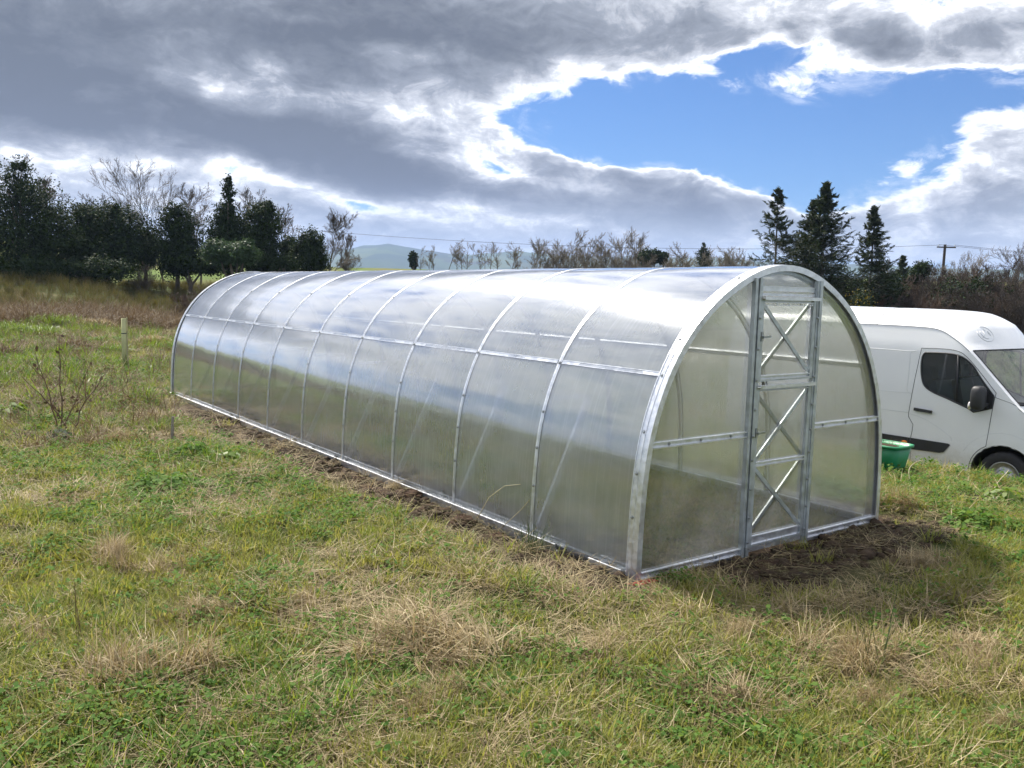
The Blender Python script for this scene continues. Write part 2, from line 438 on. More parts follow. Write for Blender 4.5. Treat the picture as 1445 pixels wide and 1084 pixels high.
M['grey_leaf'] = leafmat('grey_green_leaves', [(0.07, 0.085, 0.06), (0.10, 0.11, 0.08), (0.05, 0.07, 0.045)], 0.75, 0.2, spec=0.15)

def polycarb(name, flute_axis, milk_lo, milk_hi, refl):
    m, t, out = mat(name)
    tc = t.new('ShaderNodeTexCoord').outputs['Object']
    fac = t.new('ShaderNodeLayerWeight'); fac.inputs['Blend'].default_value = 0.5
    f1 = t.math('MULTIPLY_ADD', t.math('POWER', fac.outputs['Facing'], 3.8), 0.94, 0.05)
    inv = t.math('SUBTRACT', 1.0, f1)
    fr = t.math('SUBTRACT', 1.0, t.math('MULTIPLY', inv, inv))
    # the twin-wall ribs: streaks along the flutes, a slow buckle across the sheet
    mp = t.new('ShaderNodeMapping'); t.l.new(tc, mp.inputs[0])
    sc = [6.0, 6.0, 6.0]; sc[flute_axis] = 60.0
    if flute_axis == 1: sc = [1.5, 55.0, 1.5]
    else: sc = [55.0, 1.5, 1.2]
    mp.inputs['Scale'].default_value = sc
    st = t.noise(mp.outputs[0], 1.0, 4, 0.6)
    sl_ = t.noise(tc, 1.1, 2, 0.5)
    b1 = t.new('ShaderNodeBump'); b1.inputs['Strength'].default_value = 0.05; b1.inputs['Distance'].default_value = 0.004
    t.l.new(st, b1.inputs['Height'])
    b2 = t.new('ShaderNodeBump'); b2.inputs['Strength'].default_value = 0.35; b2.inputs['Distance'].default_value = 0.02
    t.l.new(sl_, b2.inputs['Height']); t.l.new(b1.outputs[0], b2.inputs['Normal'])
    gl = t.new('ShaderNodeBsdfGlossy'); gl.inputs['Roughness'].default_value = 0.105
    gl.inputs['Color'].default_value = (0.96, 0.97, 1.0, 1); t.l.new(b2.outputs[0], gl.inputs['Normal'])
    trn = t.new('ShaderNodeBsdfTransparent'); trn.inputs[0].default_value = (0.93, 0.94, 0.94, 1)
    rf = t.new('ShaderNodeBsdfRefraction'); rf.inputs['IOR'].default_value = 1.22; rf.inputs['Roughness'].default_value = 0.28
    rf.inputs[0].default_value = (0.93, 0.94, 0.94, 1); t.l.new(b1.outputs[0], rf.inputs['Normal'])
    thru = t.new('ShaderNodeMixShader'); thru.inputs[0].default_value = 0.15
    t.l.new(trn.outputs[0], thru.inputs[1]); t.l.new(rf.outputs[0], thru.inputs[2])
    # dust and the milky body of the plastic
    tl = t.new('ShaderNodeBsdfTranslucent'); tl.inputs[0].default_value = (0.86, 0.87, 0.89, 1)
    df = t.new('ShaderNodeBsdfDiffuse'); df.inputs[0].default_value = (0.78, 0.82, 0.88, 1)
    milk = t.new('ShaderNodeMixShader'); milk.inputs[0].default_value = refl
    t.l.new(tl.outputs[0], milk.inputs[1]); t.l.new(df.outputs[0], milk.inputs[2])
    dust = t.noise(tc, 2.3, 7, 0.62)
    mfac = t.math('ADD', t.maprange(dust, 0.35, 0.75, milk_lo, milk_hi), t.maprange(st, 0.45, 0.8, 0.0, 0.08))
    body = t.new('ShaderNodeMixShader'); t.l.new(mfac, body.inputs[0])
    t.l.new(thru.outputs[0], body.inputs[1]); t.l.new(milk.outputs[0], body.inputs[2])
    mx = t.new('ShaderNodeMixShader'); t.l.new(fr, mx.inputs[0])
    t.l.new(body.outputs[0], mx.inputs[1]); t.l.new(gl.outputs[0], mx.inputs[2])
    t.l.new(mx.outputs[0], out.inputs[0])
    return m
M['poly_roof'] = polycarb('twin_wall_polycarbonate', 1, 0.18, 0.28, 0.52)
M['poly_end'] = polycarb('twin_wall_polycarbonate_end', 0, 0.07, 0.14, 0.34)

def glassmat(name, tint, rough=0.02, base=0.075):
    m, t, out = mat(name)
    fac = t.new('ShaderNodeLayerWeight'); fac.inputs['Blend'].default_value = 0.5
    fr = t.math('MULTIPLY_ADD', t.math('POWER', fac.outputs['Facing'], 5.0), 0.9-base, base)
    gl = t.new('ShaderNodeBsdfGlossy'); gl.inputs['Roughness'].default_value = rough
    tr = t.new('ShaderNodeBsdfTransparent'); tr.inputs[0].default_value = (*tint, 1)
    mx = t.new('ShaderNodeMixShader'); t.l.new(fr, mx.inputs[0]); t.l.new(tr.outputs[0], mx.inputs[1]); t.l.new(gl.outputs[0], mx.inputs[2])
    t.l.new(mx.outputs[0], out.inputs[0]); return m
M['van_glass'] = glassmat('tinted_van_glass', (0.42, 0.50, 0.48))
M['screen_glass'] = glassmat('windscreen_glass', (0.50, 0.60, 0.60), 0.06, 0.17)

# ground
def ground_mat():
    m, t, out = mat('field_ground')
    p = t.new('ShaderNodeBsdfPrincipled'); t.l.new(p.outputs[0], out.inputs[0])
    p.inputs['Roughness'].default_value = 0.95; p.inputs['Specular IOR Level'].default_value = 0.1
    pos = t.new('ShaderNodeNewGeometry').outputs['Position']
    n1 = t.noise(pos, 0.35, 7, 0.6); n2 = t.noise(pos, 2.7, 8, 0.65); n3 = t.noise(pos, 22.0, 5, 0.6); n4 = t.noise(pos, 0.06, 6, 0.55)
    green = t.mix(t.maprange(n2, 0.3, 0.7), (0.026, 0.038, 0.011), (0.075, 0.085, 0.024))
    straw = t.mix(t.maprange(n3, 0.3, 0.7), (0.075, 0.056, 0.03), (0.17, 0.13, 0.068))
    c = t.mix(t.maprange(n1, 0.46, 0.66, 0.0, 0.8), green, straw)
    farg = t.mix(t.maprange(n4, 0.45, 0.6), (0.085, 0.125, 0.028), (0.115, 0.11, 0.04))
    dist = t.vmath('LENGTH', t.vmath('SUBTRACT', pos, tuple(CAM)))
    c = t.mix(t.maprange(dist, 45, 95), c, farg)
    # trodden and dug soil follows the vertex group painted along the greenhouse
    at = t.new('ShaderNodeAttribute', attribute_name='soil')
    soil = t.mix(t.maprange(n3, 0.3, 0.7), (0.030, 0.021, 0.015), (0.085, 0.058, 0.040))
    sf = t.math('MULTIPLY_ADD', t.math('SUBTRACT', n2, 0.5), 0.9, at.outputs['Fac'])
    c = t.mix(t.maprange(sf, 0.35, 0.55), c, soil)
    t.l.new(c, p.inputs['Base Color'])
    b = t.new('ShaderNodeBump'); b.inputs['Strength'].default_value = 0.9; b.inputs['Distance'].default_value = 0.04
    t.l.new(t.math('ADD', n2, t.math('MULTIPLY', n3, 0.6)), b.inputs['Height']); t.l.new(b.outputs[0], p.inputs['Normal'])
    return m
M['ground'] = ground_mat()

def soil_amount(x, y):
    """bare soil round the greenhouse foot and in a few worn patches"""
    x = np.asarray(x, float); y = np.asarray(y, float)
    n = fnoise(x, y, 0.8, 21, 3)
    left = smooth01(-0.85, -0.15, x)*smooth01(0.15, 0.0, x)*smooth01(-0.6, 0.2, y)*smooth01(GL+0.3, GL-2.5, y)
    front = smooth01(-0.95, -0.15, y)*smooth01(0.3, 0.0, y)*smooth01(0.2, 0.9, x)*smooth01(GW+0.7, GW+0.1, x)
    right = smooth01(GW+0.5, GW+0.1, x)*smooth01(GW-0.1, GW+0.05, x)*smooth01(-0.5, 0.2, y)*smooth01(GL, GL-1, y)
    apron = smooth01(-1.75, -0.5, y)*smooth01(0.3, 0.0, y)*smooth01(0.0, 1.0, x)*smooth01(GW+0.9, GW-0.2, x)*0.46
    s = np.maximum(np.maximum(np.maximum(left*0.78, front*0.95), right*0.6), apron)
    return np.clip(s*(0.45+1.1*n), 0, 1)

def grow(a, b, step, far, ratio=1.22):
    c = list(np.arange(a, b+1e-6, step)); s = step
    lo, hi = c[0], c[-1]; L = []; H = []
    while abs(lo) < far: s *= ratio; lo -= s; L.append(lo)
    s = step
    while hi < far: s *= ratio; hi += s; H.append(hi)
    return np.array(L[::-1]+c+H)
gx = grow(-7.0, 10.0, 0.11, 6500, 1.16); gy = grow(-4.5, 14.0, 0.11, 6500, 1.16)
GX, GY = np.meshgrid(gx, gy)
GZ = gz(GX, GY)
nx, ny = len(gx), len(gy)
I = np.arange(nx*ny).reshape(ny, nx)
Fq = np.stack([I[:-1, :-1], I[:-1, 1:], I[1:, 1:], I[1:, :-1]], -1).reshape(-1, 4)
gme = mesh_np('ground', np.stack([GX, GY, GZ], -1).reshape(-1, 3), Fq, True)
atr = gme.attributes.new('soil', 'FLOAT', 'POINT')
atr.data.foreach_set('value', soil_amount(GX, GY).ravel().astype(np.float32))
obj('ground', gme, M['ground'], kind='structure')


# ------------------------------------------------------------------ greenhouse
_half = np.array([(0, -0.02), (0.0, 0.2), (0.008, 0.4), (0.022, 0.63), (0.043, 0.82), (0.068, 0.96), (0.10, 1.065), (0.15, 1.20), (0.22, 1.36),
                  (0.30, 1.50), (0.385, 1.615), (0.47, 1.71), (0.62, 1.848), (0.78, 1.95), (0.95, 2.042), (1.12, 2.11), (1.30, 2.158), (1.48, 2.175)])
def _profile(n=64):
    P = np.vstack([_half, np.stack([GW-_half[-2::-1, 0], _half[-2::-1, 1]], 1)])
    s = np.concatenate([[0], np.cumsum(np.hypot(*np.diff(P, axis=0).T))])
    k = 400; t = np.linspace(0, s[-1], k); X = np.interp(t, s, P[:, 0]); Z = np.interp(t, s, P[:, 1])
    g = np.exp(-0.5*(np.arange(-24, 25)/10.0)**2); g /= g.sum()
    Xp = np.concatenate([2*X[0]-X[24:0:-1], X, 2*X[-1]-X[-2:-26:-1]]); Zp = np.concatenate([2*Z[0]-Z[24:0:-1], Z, 2*Z[-1]-Z[-2:-26:-1]])
    X = np.convolve(Xp, g, 'valid'); Z = np.convolve(Zp, g, 'valid')
    i = np.linspace(0, k-1, n)
    return np.stack([np.interp(i, np.arange(k), X), np.interp(i, np.arange(k), Z)], 1)
PROF = _profile(72)
_T = np.gradient(PROF, axis=0); _T /= np.linalg.norm(_T, axis=1)[:, None]
PN = np.stack([-_T[:, 1], _T[:, 0]], 1)        # outward normal (profile runs left foot -> ridge -> right foot)
def z_of(u):
    return float(np.interp(u, PROF[:, 0], PROF[:, 1])) if 0.002 < u < GW-0.002 else 0.3
def prof_at_z(z, side=0):
    h = len(PROF)//2
    i = float(np.interp(z, PROF[:h, 1], np.arange(h)))
    if side: i = len(PROF)-1-i
    p = np.array([np.interp(i, np.arange(len(PROF)), PROF[:, k]) for k in (0, 1)]); n = np.array([np.interp(i, np.arange(len(PROF)), PN[:, k]) for k in (0, 1)])
    return p, n
def sweep(mb, o0, o1, y0, y1, k0=0, k1=None, ny=1, bulge=0.0, zmin=None):
    """a strip swept along the hoop: from offset o0 to o1, y0 to y1"""
    P, N = PROF[k0:k1], PN[k0:k1]
    n = len(P); b = len(mb.v); ys = np.linspace(y0, y1, ny+1)
    if ny > 1: ys = np.concatenate([[y0, y0+0.0012], ys[1:-1], [y1-0.0012, y1]]); ny = len(ys)-1
    for o in (o0, o1):
        for y in ys:
            e = bulge*math.sin(math.pi*(y-y0)/(y1-y0))
            for i in range(n):
                p = P[i]+N[i]*(o+e*min(1.0, 0.25+0.75*smooth01(0.1, 0.9, P[i][1])))
                mb.v.append((p[0], y, p[1]))
    L = (ny+1)*n
    for j in range(ny):
        for i in range(n-1):
            a = b+j*n+i
            mb.f.append((a, a+1, a+n+1, a+n)); mb.f.append((a+L, a+L+n, a+L+n+1, a+L+1))
    for j in range(ny):
        for i in (0, n-1):
            a = b+j*n+i; q = (a, a+n, a+n+L, a+L); mb.f.append(q if i == 0 else q[::-1])
    for i in range(n-1):
        for j in (0, ny):
            a = b+j*n+i; q = (a, a+L, a+L+1, a+1); mb.f.append(q if j == 0 else q[::-1])
    return mb

GH = empty('greenhouse', (GW/2, GL/2, 0), label='long arched greenhouse of clear twin-wall plastic sheets on galvanised hoops', cat='greenhouse')
def gp(name, me, m, parent=None, smooth=False, **kw):
    if isinstance(me, MB): me = me.mesh(name, smooth)
    o = obj(name, me, m, parent or GH, **kw)
    if parent is None: o.location = (-GW/2, -GL/2, 0)
    return o

# bolt mesh: washer and hexagon head, axis +z
_bm = MB(); _bm.lathe([(0.0005, 0.0), (0.014, 0.0), (0.014, 0.002), (0.0085, 0.0022), (0.0085, 0.0085), (0.0005, 0.0095)], n=8)
BOLT = _bm.mesh('bolt'); BOLT.materials.append(M['bolt'])
def bolt(pos, normal, parent, off=True):
    o = bpy.data.objects.new('bolt', BOLT); COL.objects.link(o); o.parent = parent
    o.location = pos
    o.rotation_euler = Vector(normal).to_track_quat('Z', 'Y').to_euler()
    return o
HZ = [0.42, 0.72, 1.0, 1.376, 1.62, 1.83, 2.05]
for i in range(11):
    y = i*BAY; end = i in (0, 10)
    mb = MB(); d = 0.018 if not end else 0.03
    yy = y if not end else (0.03 if i == 0 else GL-0.03)
    dp = -0.034 if not end else -0.052
    sweep(mb, dp, -0.009, yy-d, yy-d+0.006); sweep(mb, dp, -0.009, yy+d-0.006, yy+d); sweep(mb, -0.0135, -0.009, yy-d+0.0061, yy+d-0.0061)
    h = gp('hoop', mb, M['galv'], smooth=False)
    mb = MB()
    if not end:
        sweep(mb, 0.0042, 0.0062, y-0.019, y+0.019)
        sweep(mb, 0.0064, 0.0080, y-0.004, y+0.004)
    else:
        s = 1 if i == 0 else -1; yf = 0 if i == 0 else GL
        a, b_ = sorted((yf-s*0.036, yf+s*0.062)); sweep(mb, 0.0125, 0.0165, a, b_)
        a, b_ = sorted((yf+s*0.055, yf+s*0.062)); sweep(mb, 0.0167, 0.021, a, b_)
        a, b_ = sorted((yf+s*0.012, yf+s*0.018)); sweep(mb, 0.0167, 0.0195, a, b_)
        a, b_ = sorted((yf-s*0.036, yf-s*0.031)); sweep(mb, -0.030, 0.0122, a, b_)
    st = gp('cover_strip', mb, M['galv'])
    for side in (0, 1):
        if side == 1 and not end: continue
        for k, z in enumerate(HZ):
            if not end and k in (4, 6): continue
            p, n = prof_at_z(z, side); p = p+n*(0.017 if end else 0.0082)
            yb = y if not end else (0.034 if i == 0 else GL-0.034)
            bolt((p[0], yb, p[1]), (n[0], 0, n[1]), st)
# sheets: one per bay
for i in range(10):
    mb = MB(); rnd = random.Random(i)
    sweep(mb, -0.003, 0.003, i*BAY+0.004, (i+1)*BAY-0.004, ny=10, bulge=0.006*rnd.uniform(0.6, 1.2))
    gp('roof_sheet', mb, M['poly_roof'], smooth=True)
# purlins: ridge and both flanks; split bar sections just under the sheets
def purlin(p, n, y0, y1):
    mb = MB(); t = np.array([n[1], -n[0]])
    for a, b_, o0, o1 in ((-0.022, 0.022, -0.010, -0.006), (-0.022, -0.018, -0.030, -0.0102), (0.018, 0.022, -0.030, -0.0102)):
        V = []
        for yy in (y0, y1):
            for (s_, o) in ((a, o0), (b_, o0), (b_, o1), (a, o1)):
                q = p+t*s_+n*o; V.append((q[0], yy, q[1]))
        mb.add(V, [(0, 1, 2, 3), (7, 6, 5, 4), (0, 4, 5, 1), (1, 5, 6, 2), (2, 6, 7, 3), (3, 7, 4, 0)])
    return mb
for side in (0, 1):
    for z in (1.385,):
        p, n = prof_at_z(z, side)
        for i in range(10): gp('purlin', purlin(p, n, i*BAY+0.025, (i+1)*BAY-0.025), M['galv'])
# pale joiner strips over the sheet joints on both flanks
for side in (0, 1):
    p, n = prof_at_z(1.385, side)
    for i in range(10):
        mb = MB(); t = np.array([n[1], -n[0]])
        for a, b_, o0, o1 in ((-0.0165, 0.0165, 0.0022, 0.0034), (-0.0165, -0.0115, 0.0036, 0.0062), (0.0115, 0.0165, 0.0036, 0.0062)):
            V = []
            for yy in (i*BAY+0.028, (i+1)*BAY-0.028):
                for (s_, o) in ((a, o0), (b_, o0), (b_, o1), (a, o1)):
                    q = p+t*s_+n*(o+0.0035); V.append((q[0], yy, q[1]))
            mb.add(V, [(0, 1, 2, 3), (7, 6, 5, 4), (0, 4, 5, 1), (1, 5, 6, 2), (2, 6, 7, 3), (3, 7, 4, 0)])
        gp('joiner_strip', mb, M['galv'])
k = len(PROF)//2
pr, nr = np.array([GW/2, 2.175]), np.array([0.0, 1.0])
for i in range(10): gp('purlin', purlin(pr, nr, i*BAY+0.025, (i+1)*BAY-0.025), M['galv'])
# foot rails along the sides
def foot_rail(x0, x1, y0, y1, s):
    mb = MB(); mb.box(x0, x1, y0, y1, -0.055, -0.006); a, b_ = (x0-0.006, x0-0.0005) if s < 0 else (x1+0.0005, x1+0.006)
    mb.box(a, b_, y0, y1, 0.020, 0.046); mb.box(a-0.010 if s < 0 else a, b_ if s < 0 else b_+0.010, y0, y1, 0.047, 0.052)
    mb.box(x0 if s < 0 else x1-0.006, x0+0.006 if s < 0 else x1, y0, y1, -0.0055, 0.0195)
    return mb
gp('foot_rail', foot_rail(-0.052, -0.018, 0.075, 0.40, -1), M['galv'])
gp('foot_rail', foot_rail(-0.052, -0.018, 0.78, GL-0.08, -1), M['galv'])
gp('foot_rail', foot_rail(GW+0.018, GW+0.052, 0.075, GL-0.08, 1), M['galv'])
mb = MB().box(0.02, 0.06, 0.09, GL-0.09, -0.04, 0.03); gp('sill_rail', mb, M['galv_dull'])
mb = MB().box(GW-0.06, GW-0.02, 0.09, GL-0.09, -0.04, 0.03); gp('sill_rail', mb, M['galv'])
# bars added inside each hoop foot, standing in for sun streaks in the sheets
for i in range(1, 10):
    for side in (0,):
        p, n = prof_at_z(1.10, side); s = 1 if side == 0 else -1
        mb = MB(); a = (p[0]+s*0.055, i*BAY, p[1]); b_ = (p[0]+s*0.43, i*BAY, p[1]+0.005)
        mb.bar(a, b_, 0.025, 0.025); gp('tie', mb, M['galv'])
        mb = MB(); mb.bar((0.06 if side == 0 else GW-0.06, i*BAY, 0.06), (b_[0], b_[1], b_[2]-0.02), 0.05, 0.03); gp('streak_bar', mb, M['galv'])

def end_sheet(u0, u1, zlo, ys, top=-0.016, zhi=None, n=14):
    mb = MB(); us = np.linspace(u0, u1, n); V = []
    for y in ys:
        for u in us:
            zt = z_of(u)+top if zhi is None else zhi
            V.append((u, y, min(zlo, zt-0.01))); V.append((u, y, zt))
    F = []; L = 2*n
    for j in range(n-1):
        a = 2*j; F.append((a, a+2, a+3, a+1)); F.append((a+L, a+L+1, a+L+3, a+L+2))
        F.append((a, a+L, a+L+2, a+2)); F.append((a+1, a+3, a+L+3, a+L+1))
    F.append((0, 1, 1+L, L)); F.append((L-2, 2*L-2, 2*L-1, L-1))
    return mb.add(V, F)
def end_side_sheet(u0, u1, ys, left):
    """sheet beside the door, trimmed to the hoop"""
    zs = np.concatenate([np.linspace(0.0, 1.0, 9), np.linspace(1.05, z_of(u1 if left else u0)-0.018, 14)])
    mb = MB(); V = []; n = len(zs)
    for y in ys:
        for z in zs:
            e = prof_at_z(min(z+0.018, 2.17), 0)[0][0]+0.012
            if left: V += [(min(e, u1-0.01), y, z), (u1, y, z)]
            else: V += [(u0, y, z), (max(GW-e, u0+0.01), y, z)]
    F = []; L = 2*n
    for j in range(n-1):
        a = 2*j; F.append((a, a+1, a+3, a+2)); F.append((a+L, a+L+2, a+L+3, a+L+1))
        F.append((a, a+2, a+2+L, a+L)); F.append((a+1, a+1+L, a+3+L, a+3))
    F.append((0, L, L+1, 1)); F.append((L-2, L-1, 2*L-1, 2*L-2))
    return mb.add(V, F)

PL0, PL1, PR0, PR1 = 1.072, 1.145, 1.834, 1.892
def end_wall(front):
    s = 1 if front else -1; yb = 0.0 if front else GL
    Y = lambda a: yb+s*a                        # a<0 is outside
    def yr(a, b_): return tuple(sorted((Y(a), Y(b_))))
    sheet = yr(-0.016, -0.010)
    gp('end_sheet', end_side_sheet(0.01, PL0+0.02, sheet, True), M['poly_end'])
    gp('end_sheet', end_side_sheet(PR1-0.02, GW-0.01, sheet, False), M['poly_end'])
    gp('end_sheet', end_sheet(PL0+0.025, PR1-0.025, 1.95, yr(-0.017, -0.011)), M['poly_end'])
    for (a, b_) in ((PL0, PL1), (PR0, PR1)):
        mb = MB(); c = (a+b_)/2
        zt = min(z_of(a), z_of(b_))-0.015
        mb.box(a, a+0.030, *yr(-0.052, -0.0175), -0.03, zt); mb.box(b_-0.034, b_, *yr(-0.060, -0.0175), -0.03, zt)
        mb.box(a+0.0305, b_-0.0345, *yr(-0.040, -0.0175), -0.03, zt)
        p = gp('post', mb, M['galv_dull'])
        if front:
            for z in (0.09, 0.28, 0.5, 0.72, 0.9, 1.1, 1.32, 1.55, 1.78):
                bolt((b_-0.017 if a == PL0 else a+0.015, Y(-0.0605 if a == PL0 else -0.0525), z), (0, -s, 0), p)
    def rail(u0, u1, z0, z1, yo=-0.045, nb=0):
        mb = MB(); h = z1-z0
        mb.box(u0, u1, *yr(yo, -0.0175), z1-0.008, z1); mb.box(u0, u1, *yr(yo, -0.0175), z0, z0+0.007)
        mb.box(u0, u1, *yr(-0.026, -0.0175), z0+0.0072, z1-0.0082)
        o = gp('rail', mb, M['galv'])
        for k in range(nb):
            u = u0+(u1-u0)*(k+0.5)/nb; mbk = (u, Y(-0.0262), (z0+z1)/2); bolt(mbk, (0, -s, 0), o)
    for (u0, u1) in ((None, PL0-0.001), (PR1+0.001, None)):
        for z0, z1, nb in ((0.895, 0.937, 3), (-0.005, 0.045, 2)):
            e = prof_at_z(max(z0, 0.02), 0)[0][0]+0.034
            rail(e if u0 is None else u0, GW-e if u1 is None else u1, z0, z1, nb=nb if front else 0)
    rail(PL1+0.002, PR0-0.002, 1.978, 2.014, -0.030)
    rail(PL1+0.002, PR0-0.002, 1.944, 1.962, -0.030)
    # the soil-side flashing under the rails
    for (u0, u1) in ((0.55, PL0-0.002), (PR1+0.003, GW-0.05)):
        gp('flashing', MB().box(u0, u1, *yr(-0.030, -0.022), -0.060, -0.0055), M['galv'])
    # drip caps over both door leaves
    for z in (1.934, 1.277):
        mb = MB(); mb.box(PL1+0.001, PR0-0.001, *yr(-0.085, -0.056), z-0.006, z+0.004); mb.box(PL1+0.001, PR0-0.001, *yr(-0.0885, -0.0855), z-0.022, z+0.004)
        gp('drip_cap', mb, M['galv'])
    for (z0, z1, rails, up) in ((1.318, 1.922, (), True), (0.055, 1.262, ((0.660, 0.694),), False)):
        u0, u1 = PL1+0.004, PR0-0.004
        mb = MB()
        mb.box(u0, u0+0.036, *yr(-0.050, -0.026), z0, z1); mb.box(u1-0.036, u1, *yr(-0.050, -0.026), z0, z1)
        mb.box(u0, u1, *yr(-0.0505, -0.0262), z0-0.0115, z0-0.0005); mb.v and None
        leaf = gp('door_leaf', mb, M['galv_dull'])
        hb = 0.070 if not up else 0.032
        for (a, b_) in ((z0, z0+hb), (z1-0.030, z1))+rails:
            r = MB(); r.box(u0+0.0365, u1-0.0365, *yr(-0.052, -0.026), b_-0.007, b_); r.box(u0+0.0365, u1-0.0365, *yr(-0.036, -0.026), a+0.0072, b_-0.0072); r.box(u0+0.0365, u1-0.0365, *yr(-0.050, -0.026), a, a+0.007)
            gp('door_rail', r, M['galv'], leaf)
        if up:    # slotted vent bar under the cap
            r = MB(); z = 1.878
            r.box(u0+0.037, u1-0.037, *yr(-0.047, -0.040), z-0.006, z-0.001)
            for k in range(5): c = u0+0.04+(u1-u0-0.08)*k/4; r.box(c-0.006, c+0.006, *yr(-0.0475, -0.0402), z-0.0005, z+0.013)
            gp('vent_bar', r, M['galv'], leaf)
        gp('door_sheet', MB().box(u0+0.008, u1-0.008, *yr(-0.0245, -0.0185), z0+0.006, z1-0.006), M['poly_end'], leaf)
        cells = [(z0+hb, z1-0.030)] if up else [(0.694, z1-0.030), (z0+hb, 0.660)]
        for c, (a, b_) in enumerate(cells):
            ua, ub = u0+0.04, u1-0.04
            d1 = ((ua, a+0.012), (ub, b_-0.012)); d2 = ((ua, b_-0.012), (ub, a+0.012))
            for q, dd in enumerate((d1, d2)):
                infront = (q == 1) if (up or c == 1) else (q == 0)
                infront = infront and front
                yo = -0.034 if infront else -0.0085
                gp('brace', MB().bar((dd[0][0], Y(yo), dd[0][1]), (dd[1][0], Y(yo), dd[1][1]), 0.030, 0.012, (0, 1, 0)), M['galv_dull'], leaf)
        if front:
            z = 1.632 if up else 0.915
            r = MB(); r.box(u0+0.006, u0+0.030, *yr(-0.062, -0.0505), z-0.025, z+0.045)
            r.bar((u0+0.018, Y(-0.070), z+0.005), (u0+0.095, Y(-0.078), z+0.012), 0.016, 0.008)
            r.bar((u0+0.018, Y(-0.060), z+0.01), (u0+0.018, Y(-0.078), z+0.01), 0.012, 0.012, (0, 0, 1))
            gp('latch', r, M['bolt'], leaf)
            gp('door_sill', MB().box(u0, u1, *yr(-0.034, -0.022), 0.0, 0.048), M['galv'], leaf) if not up else None
end_wall(True)
end_wall(False)

# ------------------------------------------------------------------ white van (x forward, y left, z up; origin under the front axle)
VAN_Y, VAN_X, VAN_Z = 1.10, 9.0, -0.745
VAN = empty('van', (VAN_X, VAN_Y, VAN_Z), R_(-90), label='white high-roof panel van parked behind the greenhouse', cat='van')
def vw(x, z):
    """half width of the body at a point of its side view"""
    x = np.asarray(x, float); z = np.asarray(z, float)
    wd = 1.0-0.03*smooth01(1.15, 2.05, z)-0.07*smooth01(1.95, 2.40, z)-0.05*smooth01(0.62, 0.30, z)
    wd = wd-0.05*smooth01(-0.75, 0.15, x)*smooth01(0.9, 2.0, z)-0.20*np.clip((x-0.15)/0.69, 0, 1)**2
    wd = wd-0.05*smooth01(-4.2, -4.73, x)
    flare = np.exp(-((np.hypot(x, z-0.347)-0.50)/0.07)**2)*0.012
    return wd+flare
def arch(cx, r, n=14):
    a0 = math.asin((0.33-0.347)/r)
    return [(cx+r*math.cos(t), 0.347+r*math.sin(t)) for t in np.linspace(a0, math.pi-a0, n)]
def curve(pts, per=5):
    """Catmull-Rom through the points"""
    P = [np.array(p, float) for p in pts]; out = []
    for i in range(len(P)-1):
        p0, p1, p2, p3 = P[max(i-1, 0)], P[i], P[i+1], P[min(i+2, len(P)-1)]
        for k in range(per):
            t = k/per
            out.append(0.5*((2*p1)+(-p0+p2)*t+(2*p0-5*p1+4*p2-p3)*t*t+(-p0+3*p1-3*p2+p3)*t**3))
    out.append(P[-1]); return [tuple(p) for p in out]
TOPE = curve([(-4.73, 2.30), (-3.6, 2.325), (-2.2, 2.325), (-1.45, 2.32), (-1.07, 2.295), (-0.836, 2.192), (-0.578, 2.015), (-0.25, 1.68), (0.09, 1.341),
              (0.30, 1.19), (0.52, 1.08), (0.68, 0.95), (0.77, 0.76), (0.82, 0.55), (0.80, 0.32)], 5)
SIDE = TOPE + [(0.60, 0.30), (0.47, 0.31)] + arch(0.0, 0.43) + [(-0.47, 0.33), (-3.2, 0.33)] + arch(-3.68, 0.43) + [(-4.15, 0.34), (-4.73, 0.36)]
WIN = curve([(-1.19, 1.95), (-0.99, 1.960), (-0.767, 1.955), (-0.622, 1.905), (-0.498, 1.80), (-0.396, 1.66), (-0.20, 1.43)], 4) + \
      [(-0.208, 1.265), (-0.437, 1.185)] + curve([(-0.522, 1.232), (-0.812, 1.333), (-1.037, 1.405), (-1.168, 1.502), (-1.222, 1.70), (-1.225, 1.88), (-1.19, 1.95)], 4)[:-1]
DOOR = curve([(-1.25, 2.012), (-0.912, 2.022), (-0.712, 1.998), (-0.60, 1.93), (-0.45, 1.78), (-0.175, 1.475)], 4) + \
       [(-0.184, 1.407), (-0.205, 1.15), (-0.225, 0.85), (-0.235, 0.738)] + [p for p in arch(0.0, 0.46, 22) if p[0] < -0.24 and p[1] < 0.735] + \
       [(-0.50, 0.345), (-1.296, 0.345), (-1.298, 0.685), (-1.28, 0.80), (-1.275, 0.895), (-1.35, 1.0), (-1.352, 1.06), (-1.33, 1.30), (-1.303, 1.58), (-1.262, 1.93)]
CLAD = [(-1.29, 0.695), (-0.75, 0.695), (-0.715, 0.68), (-0.80, 0.565), (-0.86, 0.545), (-1.29, 0.53)]
CLAD2 = [(-3.22, 0.695), (-1.305, 0.695), (-1.305, 0.53), (-3.2, 0.53)]
def inside(p, poly):
    x, y = p; c = False; j = len(poly)-1
    for i in range(len(poly)):
        xi, yi = poly[i]; xj, yj = poly[j]
        if (yi > y) != (yj > y) and x < (xj-xi)*(y-yi)/(yj-yi)+xi: c = not c
        j = i
    return c
def resamp(poly, step):
    out = []
    for i in range(len(poly)):
        a = np.array(poly[i]); b_ = np.array(poly[(i+1) % len(poly)]); n = max(1, int(np.hypot(*(b_-a))/step))
        out += [tuple(a+(b_-a)*k/n) for k in range(n)]
    return out
polys = [resamp(p, 0.12) for p in (SIDE, WIN, DOOR, CLAD, CLAD2)]
pts, edges = [], []
for P in polys:
    b0 = len(pts); pts += P; edges += [(b0+i, b0+(i+1) % len(P)) for i in range(len(P))]
